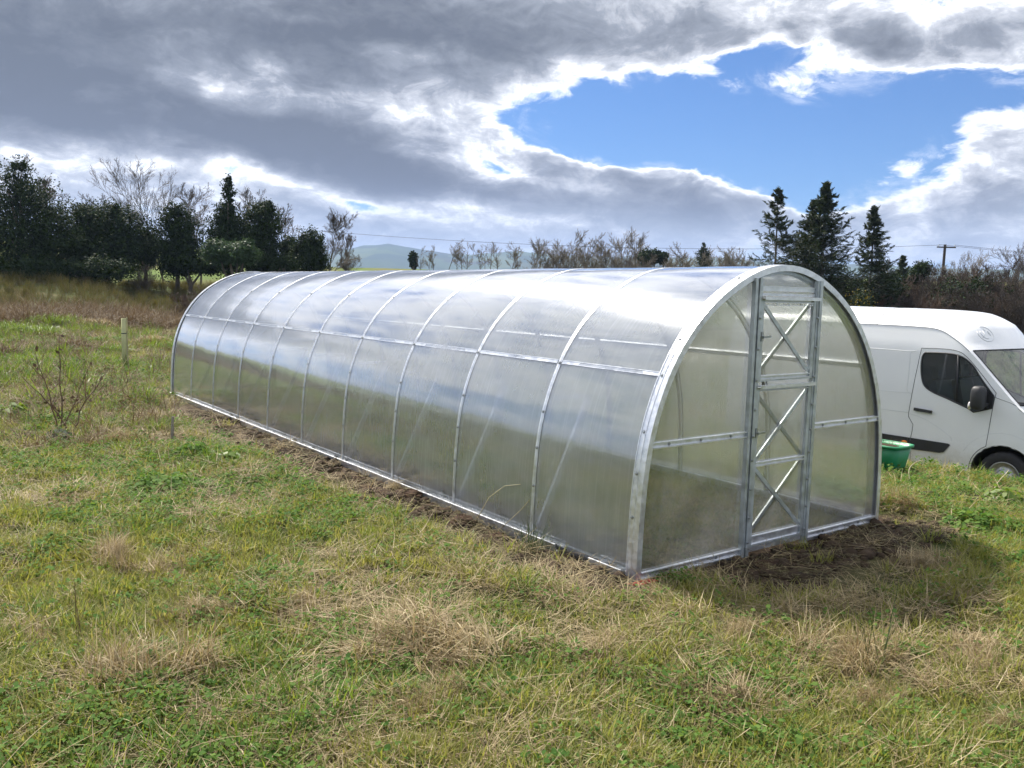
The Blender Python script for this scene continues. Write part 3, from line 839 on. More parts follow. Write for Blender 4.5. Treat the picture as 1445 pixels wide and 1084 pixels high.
allb = np.array(pts)
for x in np.arange(-4.68, 0.82, 0.11):
    for z in np.arange(0.36, 2.32, 0.11):
        if inside((x, z), SIDE) and np.min(np.hypot(allb[:, 0]-x, allb[:, 1]-z)) > 0.045: pts.append((x, z))
ov, oe, of, *_x = delaunay_2d_cdt([Vector(p) for p in pts], edges, [], 0, 1e-5)
OV = np.array([tuple(v) for v in ov]); Wd = vw(OV[:, 0], OV[:, 1])
groups = {'body': [], 'door': [], 'window': [], 'clad_d': [], 'clad_b': []}
for f in of:
    c = OV[list(f)].mean(0)
    if not inside(c, SIDE): continue
    if inside(c, WIN): groups['window'].append(f)
    elif inside(c, CLAD): groups['clad_d'].append(f)
    elif inside(c, CLAD2): groups['clad_b'].append(f)
    elif inside(c, DOOR): groups['door'].append(f)
    else: groups['body'].append(f)
def shell(faces, side, off=0.0):
    mb = MB(); idx = {}; V = []
    for f in faces:
        for i in f:
            if i not in idx: idx[i] = len(V); V.append((OV[i, 0], side*(Wd[i]+off), OV[i, 1]))
    F = []
    for f in faces:
        a, b_, c = (OV[i] for i in f[:3]); ccw = (b_[0]-a[0])*(c[1]-a[1])-(b_[1]-a[1])*(c[0]-a[0]) > 0
        q = tuple(idx[i] for i in f)
        # outward normal: right side (-y) wants ccw in (x,z)
        F.append(q if ccw == (side < 0) else q[::-1])
    return mb.add(V, F)
def both(name, faces, m, parent=None, off=0.0):
    return [obj(name, shell(faces, s, off).mesh(name, True), m, parent or VAN) for s in (-1, 1)]

# roof, screen and bonnet: crowned between the two top edges
TE = np.array(TOPE); sE = np.concatenate([[0], np.cumsum(np.hypot(*np.diff(TE, axis=0).T))])
keyx = np.array([-4.73, -3.6, -2.2, -1.45, -1.07, -0.836, -0.578, -0.25, 0.09, 0.30, 0.52, 0.68, 0.77, 0.82, 0.83])
kdz = np.array([0.24, 0.25, 0.25, 0.248, 0.236, 0.19, 0.03, -0.02, -0.02, 0.03, 0.05, 0.03, 0.0, 0.0, 0.0])
kdx = np.array([0.0, 0.0, 0.0, 0.04, 0.14, 0.27, 0.30, 0.33, 0.36, 0.34, 0.26, 0.16, 0.10, 0.08, 0.08])
sk = np.arange(len(keyx))*5
kd_z = np.interp(np.arange(len(TE)), sk, kdz); kd_x = np.interp(np.arange(len(TE)), sk, kdx)
NC = 18
vv = np.concatenate([[1.0, 0.955], np.cos(np.linspace(0.42, math.pi-0.42, NC-3)), [-0.955, -1.0]]); NC = len(vv)
def toppt(i, v):
    wd = float(vw(TE[i, 0], TE[i, 1])); e = 4.5 if i < 28 else 2.4
    return (TE[i, 0]+kd_x[i]*(1-abs(v)**2.2), -v*wd, TE[i, 1]+kd_z[i]*(1-abs(v)**e))
def topstrip(i0, i1, c0, c1):
    mb = MB(); V = [toppt(i, vv[c]) for i in range(i0, i1+1) for c in range(c0, c1+1)]; n = c1-c0+1
    F = [(r*n+c, (r+1)*n+c, (r+1)*n+c+1, r*n+c+1) for r in range(i1-i0) for c in range(c1-c0)]
    return mb.add(V, F)
SCR0, SCR1 = 30, 40      # screen top and base stations
body = MB()
for s in (-1, 1):
    sh = shell(groups['body'], s); body.add(sh.v, sh.f)
for a in ((0, SCR0, 0, NC-1), (SCR1, len(TE)-1, 0, NC-1), (SCR0, SCR1, 0, 1), (SCR0, SCR1, NC-2, NC-1)):
    t_ = topstrip(*a); body.add(t_.v, t_.f)
# tail wall and floor
prof = [(-4.73, 0.36)]+[(-4.73, z) for z in (0.9, 1.5, 2.0)]+[(-4.73, 2.30)]
V = []
for x, z in prof: wd = float(vw(x, z)); V += [(x, wd, z), (x, -wd, z)]
F = [(2*i, 2*i+2, 2*i+3, 2*i+1) for i in range(len(prof)-1)]
b0 = len(V); top = [toppt(0, v) for v in vv]; V += top; F.append(tuple(b0+k for k in range(NC))[::-1])
body.add(V, F)
body.box(-4.7, -0.5, -0.90, 0.90, 0.33, 0.345)
bo = obj('body', body.mesh('body', True), M['white_paint'], VAN)
bmesh_v = [Vector(v) for v in body.v]
for n_, wd_ in (('floor_lip', 0),): pass
dl = both('door', groups['door'], M['white_paint'])
for d_, s in zip(dl, (-1, 1)):
    obj('side_cladding', shell(groups['clad_d'], s, 0.014).mesh('side_cladding', True), M['black_plastic'], d_)
    obj('side_window', shell(groups['window'], s, -0.004).mesh('side_window', True), M['van_glass'], d_)
both('side_cladding', groups['clad_b'], M['black_plastic'], None, 0.014)
scr = topstrip(SCR0, SCR1, 1, NC-2)
obj('windscreen', scr.mesh('windscreen', True), M['screen_glass'], VAN)
def sidepath(P, s, off=0.002):
    return [(x, s*(float(vw(x, z))+off), z) for x, z in P]
def seam(P, s, r, m, parent, name='seam', off=0.001):
    obj(name, MB().tube(sidepath(P, s, off), r, 5).mesh(name, True), m, parent)
for d_, s in zip(dl, (-1, 1)):
    seam(resamp(DOOR, 0.08)+[DOOR[0]], s, 0.0042, M['seam'], d_)
    seam(resamp(WIN, 0.06)+[WIN[0]], s, 0.013, M['black_plastic'], d_, 'window_seal')
    seam([(-0.72, 1.945), (-0.70, 1.6), (-0.675, 1.30)], s, 0.016, M['black_plastic'], d_, 'window_divider')
    # quarter panel behind the mirror
    Q = [(-0.40, 1.215), (-0.215, 1.275), (-0.207, 1.42), (-0.30, 1.52)]
    mb = MB(); mb.add(sidepath(Q, s, 0.004), [(0, 1, 2, 3) if s < 0 else (3, 2, 1, 0)]); obj('mirror_panel', mb, M['black_plastic'], d_)
    seam(curve([(-1.33, 1.045), (-1.12, 1.0), (-0.90, 0.90), (-0.73, 0.80), (-0.70, 0.74)], 5), s, 0.003, M['crease'], d_, 'crease')
    hm = MB(); hm.bar((-1.262, s*(float(vw(-1.26, 1.12))+0.030), 1.126), (-1.0, s*(float(vw(-1.0, 1.11))+0.030), 1.112), 0.042, 0.022, (0, 1, 0))
    hm.box(-1.255, -1.225, *sorted((s*0.985, s*1.02)), 1.107, 1.143); hm.box(-1.04, -1.01, *sorted((s*0.985, s*1.02)), 1.095, 1.131)
    obj('door_handle', hm, M['black_plastic'], d_)
    # mirror: arm and a rounded housing
    mm = MB(); a = []
    c0 = np.array((-0.33, s*1.13, 1.40))
    nb, nr_ = 14, 10
    V = []; F = []
    for i in range(nr_+1):
        th = math.pi*i/nr_
        for j in range(nb):
            ph = 2*math.pi*j/nb
            q = np.array((math.sin(th)*math.cos(ph), math.sin(th)*math.sin(ph), math.cos(th)))
            q = np.sign(q)*np.abs(q)**0.55
            V.append(tuple(c0+q*np.array((0.085, 0.105, 0.165))))
    for i in range(nr_):
        for j in range(nb):
            F.append((i*nb+j, (i+1)*nb+j, (i+1)*nb+(j+1) % nb, i*nb+(j+1) % nb))
    mm.add(V, F); mm.bar((-0.28, s*0.94, 1.29), (-0.31, s*1.1, 1.31), 0.09, 0.06, (0, 0, 1))
    mo = obj('mirror', mm.mesh('mirror', True), M['black_plastic'], d_)
    il = MB(); il.lathe([(0.0005, -0.02), (0.028, -0.012), (0.036, 0.0), (0.028, 0.012), (0.0005, 0.02)], (0, 0, 0), 'y', 14)
    io = obj('indicator', il.mesh('indicator', True), M['chrome'], mo); io.location = (-0.425, s*1.16, 1.285); io.scale = (0.75, 1, 1.6)
    ld = MB(); ld.lathe([(0.0005, -0.012), (0.034, -0.008), (0.04, 0.0), (0.034, 0.008), (0.0005, 0.012)], (0, 0, 0), 'y', 14)
    lo = obj('side_marker', ld.mesh('side_marker', True), M['amber'], VAN); lo.location = (-1.378, s*(float(vw(-1.378, 0.62))+0.014), 0.622); lo.scale = (1.15, 1, 0.62)
    # body side: roof gutter, pressed panel, sill, arch line
    gut = [p for p in TOPE if p[0] < -0.55]
    seam([(x, z-0.004) for x, z in gut], s, 0.004, M['seam'], VAN)
    seam(curve([(-3.1, 1.955), (-1.46, 1.955), (-1.41, 1.91), (-1.41, 1.40), (-1.46, 1.345), (-3.1, 1.335)], 5), s, 0.0032, M['crease'], VAN, 'crease')
    seam([(-3.15, 1.06), (-1.36, 1.06)], s, 0.003, M['crease'], VAN, 'crease')
    seam([(-3.15, 2.0), (-3.15, 0.36)], s, 0.004, M['seam'], VAN)
    seam([p for p in arch(0.0, 0.60, 26) if p[0] < 0.42 and p[1] > 0.62], s, 0.0028, M['crease'], VAN, 'crease')
    seam(arch(0.0, 0.432, 20), s, 0.010, M['black_plastic'], VAN, 'arch_lip', -0.008)
    seam(arch(-3.68, 0.432, 20), s, 0.010, M['black_plastic'], VAN, 'arch_lip', -0.008)
    seam([(-0.20, 1.42), (0.03, 1.36), (0.10, 1.33)], s, 0.003, M['seam'], VAN)
    seam([(0.12, 1.30), (0.32, 1.15), (0.55, 1.03)], s, 0.004, M['seam'], VAN)
    # roof seam across the loading bay
    i_ = int(np.argmin(abs(TE[:, 0]+2.05)))
    obj('seam', MB().tube([np.array(toppt(i_, v))+np.array((0, 0, 0.002)) for v in (vv if s < 0 else vv[:2])], 0.004, 5), M['seam'], VAN)
    # wheel housings and wheels
    for cx in (0.0, -3.68):
        mb = MB(); A = arch(cx, 0.425, 14)
        V = [(x, s*0.99, z) for x, z in A]+[(x, s*0.62, z) for x, z in A]; n = len(A)
        mb.add(V, [(k, k+1, n+k+1, n+k) for k in range(n-1)]+[tuple(range(n, 2*n))])
        obj('wheel_housing', mb, M['black_plastic'], VAN)
        t_ = MB(); t_.lathe([(0.215, -0.10), (0.25, -0.112), (0.30, -0.113), (0.332, -0.098), (0.345, -0.07), (0.347, 0), (0.345, 0.07), (0.332, 0.098), (0.30, 0.113), (0.25, 0.112), (0.215, 0.10)], (0, 0, 0), 'y', 36)
        wh = obj('wheel', t_.mesh('wheel', True), M['tyre'], VAN); wh.location = (cx, s*0.865, 0.347)
        r_ = MB(); r_.lathe([(0.216, 0.085), (0.205, 0.098), (0.19, 0.09), (0.175, 0.055), (0.11, 0.07), (0.10, 0.085), (0.07, 0.105), (0.0005, 0.108)], (0, 0, 0), 'y', 30)
        for k in range(5):
            a = 2*math.pi*k/5; r_.lathe([(0.0005, 0.092), (0.012, 0.09), (0.012, 0.06)], (0.085*math.cos(a), 0, 0.085*math.sin(a)), 'y', 6)
        ro = obj('rim', r_.mesh('rim', True), M['rim'], wh); ro.scale = (1, s, 1)
    # lamps on the nose
    hl = MB(); LP = [(0.36, 1.09), (0.50, 1.03), (0.66, 0.90), (0.70, 0.78), (0.60, 0.80), (0.45, 0.93)]
    hl.add(sidepath(LP, s, 0.006), [tuple(range(6)) if s > 0 else tuple(range(6))[::-1]]); obj('headlamp', hl, M['lamp'], VAN)
    bl = MB(); bl.bar((0.84, s*0.72, 0.52), (0.55, s*0.94, 0.50), 0.30, 0.05, (0, 0, 1)) if False else None
mb = MB(); mb.box(-0.05, 0.45, -0.78, 0.78, 1.02, 1.24); obj('dashboard', mb, M['black_plastic'], VAN)
mb = MB(); mb.box(-1.55, -1.52, -0.9, 0.9, 0.4, 2.2); obj('bulkhead', mb, M['seat'], VAN)
for yy in (-0.45, 0.25, 0.62):
    mb = MB(); mb.box(-1.10, -0.62, yy-0.22, yy+0.22, 0.75, 0.95); mb.bar((-1.08, yy, 0.95), (-1.22, yy, 1.52), 0.44, 0.12, (1, 0, 0)); mb.bar((-1.22, yy, 1.55), (-1.25, yy, 1.74), 0.24, 0.09, (1, 0, 0))
    obj('seat', mb, M['seat'], VAN)
mb = MB(); mb.tube([(-0.33+0.06*math.sin(a), -0.45+0.2*math.cos(a), 1.24+0.19*math.sin(a)) for a in np.linspace(0, 2*math.pi, 20)], 0.016, 6); obj('steering_wheel', mb, M['black_plastic'], VAN)
mb = MB(); mb.box(0.76, 0.90, -0.60, 0.60, 0.40, 0.56); obj('bumper', mb, M['black_plastic'], VAN)
mb = MB(); mb.box(0.74, 0.885, -0.42, 0.42, 0.72, 0.86); obj('grille', mb, M['black_plastic'], VAN)
# things found on the skin through the photograph's own sight lines
bpy.context.view_layer.update()
_vm = VAN.matrix_world.inverted()
_bvh = BVHTree.FromPolygons(bmesh_v, body.f)
_svh = BVHTree.FromPolygons([Vector(v) for v in scr.v], scr.f)
def onskin(px, py, bvh, off=0.003):
    d = Vector(pray(px, py)); o = _vm @ Vector(CAM); dl_ = (_vm.to_3x3() @ d).normalized()
    h = bvh.ray_cast(o, dl_)
    return None if h[0] is None else h[0]+(-dl_)*off
def skintube(P, r, m, name, bvh=_bvh):
    q = [onskin(x, y, bvh) for x, y in P]; q = [p for p in q if p is not None]
    if len(q) > 1: obj(name, MB().tube(q, r, 5).mesh(name, True), m, VAN)
ex, ey = 1390.5, 471.5
def ell(a0, a1, rx, ry, n=20, tilt=38):
    t = np.linspace(R_(a0), R_(a1), n); c, s = math.cos(R_(tilt)), math.sin(R_(tilt))
    return [(ex+rx*math.cos(k)*c-ry*math.sin(k)*s, ey+rx*math.cos(k)*s+ry*math.sin(k)*c) for k in t]
for P in (ell(-160, 150, 13.5, 8.0), ell(20, 160, 9, 4.5, 10), ell(-150, -30, 8, 5, 8), [(1386, 467), (1390, 472), (1387, 477)], [(1391, 466), (1396, 472)]):
    skintube(P, 0.0045, M['crease'], 'roof_emblem')
for P in ([(1379, 504), (1384, 503.2), (1386, 507), (1381.5, 508.6)],):
    q = [onskin(x, y, _svh, 0.004) for x, y in P]
    if all(p is not None for p in q): obj('windscreen_sticker', MB().add(q, [(0, 1, 2, 3)]), M['sticker'], VAN)
# black base band and wipers of the screen
obj('scuttle', MB().tube([np.array(toppt(SCR1, v))+np.array((-0.02, 0, 0.012)) for v in vv[1:-1]], 0.035, 6), M['black_plastic'], VAN)
obj('screen_seal', MB().tube([np.array(toppt(i, vv[1]))+np.array((0, 0, 0.003)) for i in range(SCR0, SCR1+1)], 0.008, 5), M['black_plastic'], VAN)
obj('screen_seal', MB().tube([np.array(toppt(i, vv[-2]))+np.array((0, 0, 0.003)) for i in range(SCR0, SCR1+1)], 0.008, 5), M['black_plastic'], VAN)
obj('screen_seal', MB().tube([np.array(toppt(SCR0, v))+np.array((0, 0, 0.003)) for v in vv[1:-1]], 0.009, 5), M['black_plastic'], VAN)

# ------------------------------------------------------------------ plant generators (numpy)
def tubes_np(P, Rr, sides=3):
    """P (N,K,3) centre lines, Rr (N,K) radii -> verts, quads"""
    N, K, _ = P.shape
    T = np.gradient(P, axis=1); T /= np.linalg.norm(T, axis=2, keepdims=True)+1e-9
    ref = np.where(np.abs(T[:, :1, 2:3]) > 0.9, np.array([1.0, 0, 0]), np.array([0, 0, 1.0]))
    S = np.cross(T, np.broadcast_to(ref, T.shape)); S /= np.linalg.norm(S, axis=2, keepdims=True)+1e-9
    B = np.cross(T, S)
    a = 2*np.pi*np.arange(sides)/sides
    V = P[:, :, None]+Rr[:, :, None, None]*(np.cos(a)[:, None]*S[:, :, None]+np.sin(a)[:, None]*B[:, :, None])
    idx = np.arange(N*K*sides).reshape(N, K, sides); nx_ = np.roll(idx, -1, 2)
    F = np.stack([idx[:, :-1], nx_[:, :-1], nx_[:, 1:], idx[:, 1:]], -1).reshape(-1, 4)
    return V.reshape(-1, 3), F
def merge(parts):
    V = []; F = []; b = 0
    for v, f in parts:
        V.append(v); F.append(f+b); b += len(v)
    return np.concatenate(V), np.concatenate(F)
def unit(v): return v/(np.linalg.norm(v, axis=-1, keepdims=True)+1e-9)
def bare_tree(seed, h=9.0, spread=0.5, trunk=0.16, n1=10, n2=7, n3=6, n4=4, twig=0.011, first=0.18, droop=0.0, stems=1):
    """leafless tree; returns (trunk mesh data, crown mesh data)"""
    rs = np.random.RandomState(seed)
    def line(p0, d, L, K, wig, trop):
        N = len(p0); P = np.zeros((N, K, 3)); P[:, 0] = p0; d = unit(d.copy())
        for k in range(1, K):
            d = unit(d+rs.normal(0, wig, (N, 3))+np.array([0, 0, trop]))
            P[:, k] = P[:, k-1]+d*(L/(K-1))[:, None]
        return P
    def spawn(P, Rr, n, a0, a1, ang, Lf, rf, K, wig, trop, twigmin):
        N, Kp, _ = P.shape
        t = rs.uniform(a0, a1, (N, n))*(Kp-1); i = np.minimum(t.astype(int), Kp-2); f = (t-i)[..., None]
        ii = np.arange(N)[:, None]
        base = P[ii, i]*(1-f)+P[ii, i+1]*f
        ax = unit(P[ii, i+1]-P[ii, i]); rr = Rr[ii, i]*(1-f[..., 0])+Rr[ii, i+1]*f[..., 0]
        rnd = rs.normal(0, 1, (N, n, 3)); perp = unit(rnd-ax*np.sum(rnd*ax, -1, keepdims=True))
        an = rs.uniform(ang[0], ang[1], (N, n, 1))
        d = ax*np.cos(an)+perp*np.sin(an)
        plen = np.linalg.norm(P[:, -1]-P[:, 0], axis=1)[:, None]
        L = plen*rs.uniform(Lf[0], Lf[1], (N, n))*(1.0-0.45*t/(Kp-1))
        C = line(base.reshape(-1, 3), d.reshape(-1, 3), L.ravel(), K, wig, trop)
        r0 = np.maximum(rr.ravel()*rf, twigmin)
        RR = np.maximum(r0[:, None]*np.linspace(1, 0.35, K), twigmin*0.6)
        return C, RR
    p0 = rs.normal(0, 0.12 if stems > 1 else 0, (stems, 3)); p0[:, 2] = -0.1
    d0 = np.tile([0, 0, 1.0], (stems, 1))+rs.normal(0, 0.22 if stems > 1 else 0.04, (stems, 3))
    hh = h*rs.uniform(0.8, 1.0, stems); hh[0] = h
    T0 = line(p0, d0, hh, 9, 0.07, 0.05)
    R0 = trunk*np.linspace(1, 0.12, 9)[None]*np.ones((stems, 1))
    L1, R1 = spawn(T0, R0, n1, first, 0.95, (0.45, 1.05), (spread*0.85, spread*1.2), 0.5, 6, 0.10, 0.07-droop, twig*1.5)
    L2, R2 = spawn(L1, R1, n2, 0.15, 1.0, (0.3, 0.8), (0.42, 0.75), 0.5, 5, 0.10, 0.11-droop, twig*1.15)
    L3, R3 = spawn(L2, R2, n3, 0.15, 1.0, (0.3, 0.8), (0.40, 0.72), 0.55, 4, 0.11, 0.09-droop, twig*0.9)
    parts = [tubes_np(L2, R2, 3), tubes_np(L3, R3, 3)]
    if n4:
        L4, R4 = spawn(L3, R3, n4, 0.2, 1.0, (0.3, 0.75), (0.45, 0.8), 0.7, 3, 0.10, 0.06-droop, twig*0.7)
        parts.append(tubes_np(L4, R4, 3))
    A, B = merge([tubes_np(T0, R0, 7), tubes_np(L1, R1, 5)]), merge(parts)
    k = h/max(A[0][:, 2].max(), B[0][:, 2].max())
    return (A[0]*k, A[1]), (B[0]*k, B[1])
def leaf_quads(C, size, rs, up=0.0, aspect=0.6, nrm=None):
    """random leaf faces at points C"""
    N = len(C); n = rs.normal(0, 1, (N, 3))
    if nrm is not None: n = n*0.7+nrm
    n[:, 2] += up; n = unit(n)
    r = rs.normal(0, 1, (N, 3)); a = unit(r-n*np.sum(r*n, -1, keepdims=True)); b = np.cross(n, a)
    s = (size*rs.uniform(0.6, 1.35, N))[:, None]
    V = np.stack([C-a*s*0.5, C+b*s*0.5*aspect, C+a*s*0.5, C-b*s*0.5*aspect], 1)
    return V.reshape(-1, 3), np.arange(N*4).reshape(N, 4)
def foliage(blobs, n, size, seed, clumps=70, cs=0.16):
    """blobs: (cx,cy,cz,rx,ry,rz) metres; leaves gathered in clumps near the skin of each blob"""
    rs = np.random.RandomState(seed); parts = []
    vol = np.array([b[3]*b[5] for b in blobs]); share = vol/vol.sum()
    for b, s in zip(blobs, share):
        m = max(10, int(clumps*len(blobs)*s)); c0 = np.array(b[:3]); rad = np.array(b[3:])
        u = unit(rs.normal(0, 1, (m, 3))); rr = rs.uniform(0.0, 1.0, (m, 1))**0.38*rs.uniform(0.78, 1.2, (m, 1))
        cc = c0+u*rr*rad
        k = max(2, int(n*s/m)); off = rs.normal(0, 1, (m, k, 3))*cs*np.mean(rad)*rs.uniform(0.6, 1.3, (m, 1, 1))
        pts_ = (cc[:, None]+off).reshape(-1, 3); nn = np.repeat(u, k, 0)
        parts.append(leaf_quads(pts_, size, rs, 0.25, 0.62, nn))
    return merge(parts)
def blades(N, rs, rad, L, Wd, lean, bend, K=4, rootfn=None, flat=0.0, comb=None):
    """ribbon blades; L, Wd, lean (rad from vertical), bend = (lo, hi)"""
    a = rs.uniform(0, 2*np.pi, N); r = rad*np.sqrt(rs.uniform(0, 1, N))
    root = np.stack([r*np.cos(a), r*np.sin(a), np.zeros(N)], 1)
    if rootfn is not None: root = rootfn(root)
    az_ = rs.uniform(0, 2*np.pi, N)
    az_ = np.where(rs.rand(N) < 0.5, a+rs.normal(0, 0.7, N), az_)
    if comb is not None: az_ = comb[0]+rs.normal(0, comb[1], N)
    le = rs.uniform(*lean, N); be = rs.uniform(*bend, N); ln = rs.uniform(*L, N); wd = rs.uniform(*Wd, N)
    P = np.zeros((N, K, 3)); P[:, 0] = root
    h = np.stack([np.cos(az_), np.sin(az_), np.zeros(N)], 1); sd_ = np.stack([-np.sin(az_), np.cos(az_), np.zeros(N)], 1)
    tw = rs.uniform(-0.6, 0.6, N); sd_ = unit(sd_*np.cos(tw)[:, None]+np.array([0, 0, 1])*np.sin(tw)[:, None]*0.5)
    for k in range(1, K):
        th = le+be*(k-0.5)/(K-1)
        P[:, k] = P[:, k-1]+(h*np.sin(th)[:, None]+np.array([0, 0, 1])*np.cos(th)[:, None])*(ln/(K-1))[:, None]
    P[:, :, 2] = np.maximum(P[:, :, 2], 0.004+flat*rs.rand(N, 1))
    wk = wd[:, None]*np.array([0.8, 1.0, 0.75, 0.12] if K == 4 else [0.9, 1.0, 0.15])[None]*0.5
    V = np.stack([P-sd_[:, None]*wk[..., None], P+sd_[:, None]*wk[..., None]], 2)
    idx = np.arange(N*K*2).reshape(N, K, 2)
    F = np.stack([idx[:, :-1, 0], idx[:, :-1, 1], idx[:, 1:, 1], idx[:, 1:, 0]], -1).reshape(-1, 4)
    return V.reshape(-1, 3), F
def rosette(N, rs, rad, hgt, size):
    """low broad leaves held out on short stalks"""
    a = rs.uniform(0, 2*np.pi, N); r = rad*np.sqrt(rs.uniform(0, 1, N)); z = rs.uniform(*hgt, N)
    c = np.stack([r*np.cos(a), r*np.sin(a), z], 1); s = rs.uniform(*size, N)
    n = unit(np.stack([rs.normal(0, 0.38, N), rs.normal(0, 0.38, N), np.ones(N)], 1))
    t = rs.normal(0, 1, (N, 3)); t = unit(t-n*np.sum(t*n, -1, keepdims=True)); b = np.cross(n, t)
    ang = np.array([0, 0.9, 1.9, np.pi, -1.9, -0.9]); rr = np.array([1.0, 0.85, 0.75, 0.65, 0.75, 0.85])
    V = c[:, None]+s[:, None, None]*0.5*rr[None, :, None]*(np.cos(ang)[None, :, None]*t[:, None]+np.sin(ang)[None, :, None]*b[:, None])
    V[:, 0, 2] -= s*0.12; V[:, 3, 2] -= s*0.12
    return V.reshape(-1, 3), np.arange(N*6).reshape(N, 6)

# ------------------------------------------------------------------ scattering of uncountable plants
def proto_set(name, items, m):
    col = bpy.data.collections.new(name)
    for k, (v, f) in enumerate(items):
        me = mesh_np(name, v, f); me.materials.append(m)
        o = bpy.data.objects.new('%s_%02d' % (name, k), me); col.objects.link(o)
    return col
def scatter(name, P, scale, col, nproto, seed, m, tilt=0.12, label=None, cat=None):
    rs = np.random.RandomState(seed); N = len(P)
    me = bpy.data.meshes.new(name); me.vertices.add(N); me.vertices.foreach_set('co', np.asarray(P, np.float32).ravel())
    rot = np.stack([rs.normal(0, tilt, N), rs.normal(0, tilt, N), rs.uniform(0, 6.283, N)], 1).astype(np.float32)
    a = me.attributes.new('prot', 'FLOAT_VECTOR', 'POINT'); a.data.foreach_set('vector', rot.ravel())
    a = me.attributes.new('psc', 'FLOAT', 'POINT'); a.data.foreach_set('value', np.asarray(scale, np.float32))
    a = me.attributes.new('pidx', 'INT', 'POINT'); a.data.foreach_set('value', rs.randint(0, nproto, N).astype(np.int32))
    o = obj(name, me, None, None, label=label, cat=cat, kind='stuff')
    ng = bpy.data.node_groups.new(name+'_scatter', 'GeometryNodeTree')
    ng.interface.new_socket('Geometry', in_out='INPUT', socket_type='NodeSocketGeometry')
    ng.interface.new_socket('Geometry', in_out='OUTPUT', socket_type='NodeSocketGeometry')
    gi = ng.nodes.new('NodeGroupInput'); go = ng.nodes.new('NodeGroupOutput')
    ip = ng.nodes.new('GeometryNodeInstanceOnPoints'); ci = ng.nodes.new('GeometryNodeCollectionInfo')
    ci.inputs[0].default_value = col; ci.inputs['Separate Children'].default_value = True; ci.inputs['Reset Children'].default_value = True
    def na(nm, ty):
        n = ng.nodes.new('GeometryNodeInputNamedAttribute'); n.data_type = ty; n.inputs[0].default_value = nm
        return [s for s in n.outputs if s.enabled and s.name == 'Attribute'][0]
    e2r = ng.nodes.new('FunctionNodeEulerToRotation')
    L = ng.links
    L.new(gi.outputs[0], ip.inputs['Points']); L.new(ci.outputs[0], ip.inputs['Instance'])
    ip.inputs['Pick Instance'].default_value = True
    L.new(na('pidx', 'INT'), ip.inputs['Instance Index'])
    L.new(na('prot', 'FLOAT_VECTOR'), e2r.inputs[0]); L.new(e2r.outputs[0], ip.inputs['Rotation'])
    L.new(na('psc', 'FLOAT'), ip.inputs['Scale']); L.new(ip.outputs[0], go.inputs[0])
    md = o.modifiers.new('scatter', 'NODES'); md.node_group = ng
    return o

RS = np.random.RandomState(11)
def wedge(n, r0, r1, power, spread=R_(50), seed=0):
    """points over the field in front of the viewer; density falls as r**-power"""
    rs = np.random.RandomState(seed); e = 2-power
    r = (r0**e+(r1**e-r0**e)*rs.rand(n))**(1/e); a = YAW+rs.uniform(-spread, spread, n)
    x, y = CAM[0]+r*np.sin(a), CAM[1]+r*np.cos(a)
    return x, y, r
def in_house(x, y, m=0.0): return (x > -m) & (x < GW+m) & (y > -m) & (y < GL+m)
def on_walls(x, y, m=0.10):
    return in_house(x, y, m) & ~in_house(x, y, -m)
def under_van(x, y): return (x > 8.05) & (x < 9.95) & (y > 0.3) & (y < 5.8)

rs = np.random.RandomState(3)
P_GRASS = proto_set('grass_tuft', [blades(34, rs, 0.065, (0.05, 0.125), (0.0036, 0.0072), (0.05, 0.75), (0.2, 1.3)) for k in range(6)], M['grass'])
P_LUSH = proto_set('lush_tuft', [blades(40, rs, 0.06, (0.10, 0.22), (0.004, 0.007), (0.05, 0.6), (0.3, 1.5)) for k in range(4)], M['lush'])
P_STRAW = proto_set('straw_tuft', [blades(26, rs, 0.09, (0.08, 0.24), (0.002, 0.0045), (0.75, 1.5), (-0.1, 0.6), flat=0.05) for k in range(6)], M['straw'])
P_CLOV = proto_set('weed_rosette', [rosette(20, rs, 0.075, (0.02, 0.085), (0.014, 0.034)) for k in range(5)], M['clover'])
P_MULCH = proto_set('litter_bits', [blades(24, rs, 0.11, (0.03, 0.10), (0.002, 0.005), (1.2, 1.6), (-0.2, 0.3), K=3, flat=0.03) for k in range(5)], M['mulch'])
P_BROWN = proto_set('bramble_tangle', [blades(46, rs, 0.30, (0.35, 0.95), (0.008, 0.016), (0.1, 1.1), (0.4, 2.0)) for k in range(5)], M['straw_brown'])
P_RUSH = proto_set('rush_clump', [blades(60, rs, 0.16, (0.30, 0.62), (0.006, 0.012), (0.03, 0.5), (0.1, 0.8)) for k in range(4)], M['rush_field'])

def straw_map(x, y): return fnoise(x, y, 1.9, 31, 4)
def lush_map(x, y): return fnoise(x, y, 2.6, 41, 4)
def keep(x, y, prob, seed):
    return np.random.RandomState(seed).rand(len(x)) < prob
def place(n, r0, r1, power, seed, probfn, base_scale, far_gain, name, col, npro, m, label, cat, tilt=0.12, dz=-0.006):
    x, y, r = wedge(n, r0, r1, power, seed=seed)
    pr_ = probfn(x, y, r)
    pr_ = np.where(on_walls(x, y) | under_van(x, y), 0, pr_)
    k = keep(x, y, pr_, seed+1); x, y, r = x[k], y[k], r[k]
    s = base_scale*(1+far_gain*np.clip(r-4, 0, 40))*np.random.RandomState(seed+2).uniform(0.7, 1.35, len(x))
    s = np.where(in_house(x, y), s*0.8, s)
    return scatter(name, np.stack([x, y, gz(x, y)+dz], 1), s, col, npro, seed+3, m, tilt, label, cat)
def p_grass(x, y, r):
    s = soil_amount(x, y); st = smooth01(0.50, 0.66, straw_map(x, y))
    return np.clip((1-0.97*smooth01(0.12, 0.42, s))*(1-0.62*st)*(1-0.45*smooth01(8, 14, r)*smooth01(0.4, 0.55, fnoise(x, y, 1.7, 97, 3))), 0, 1)
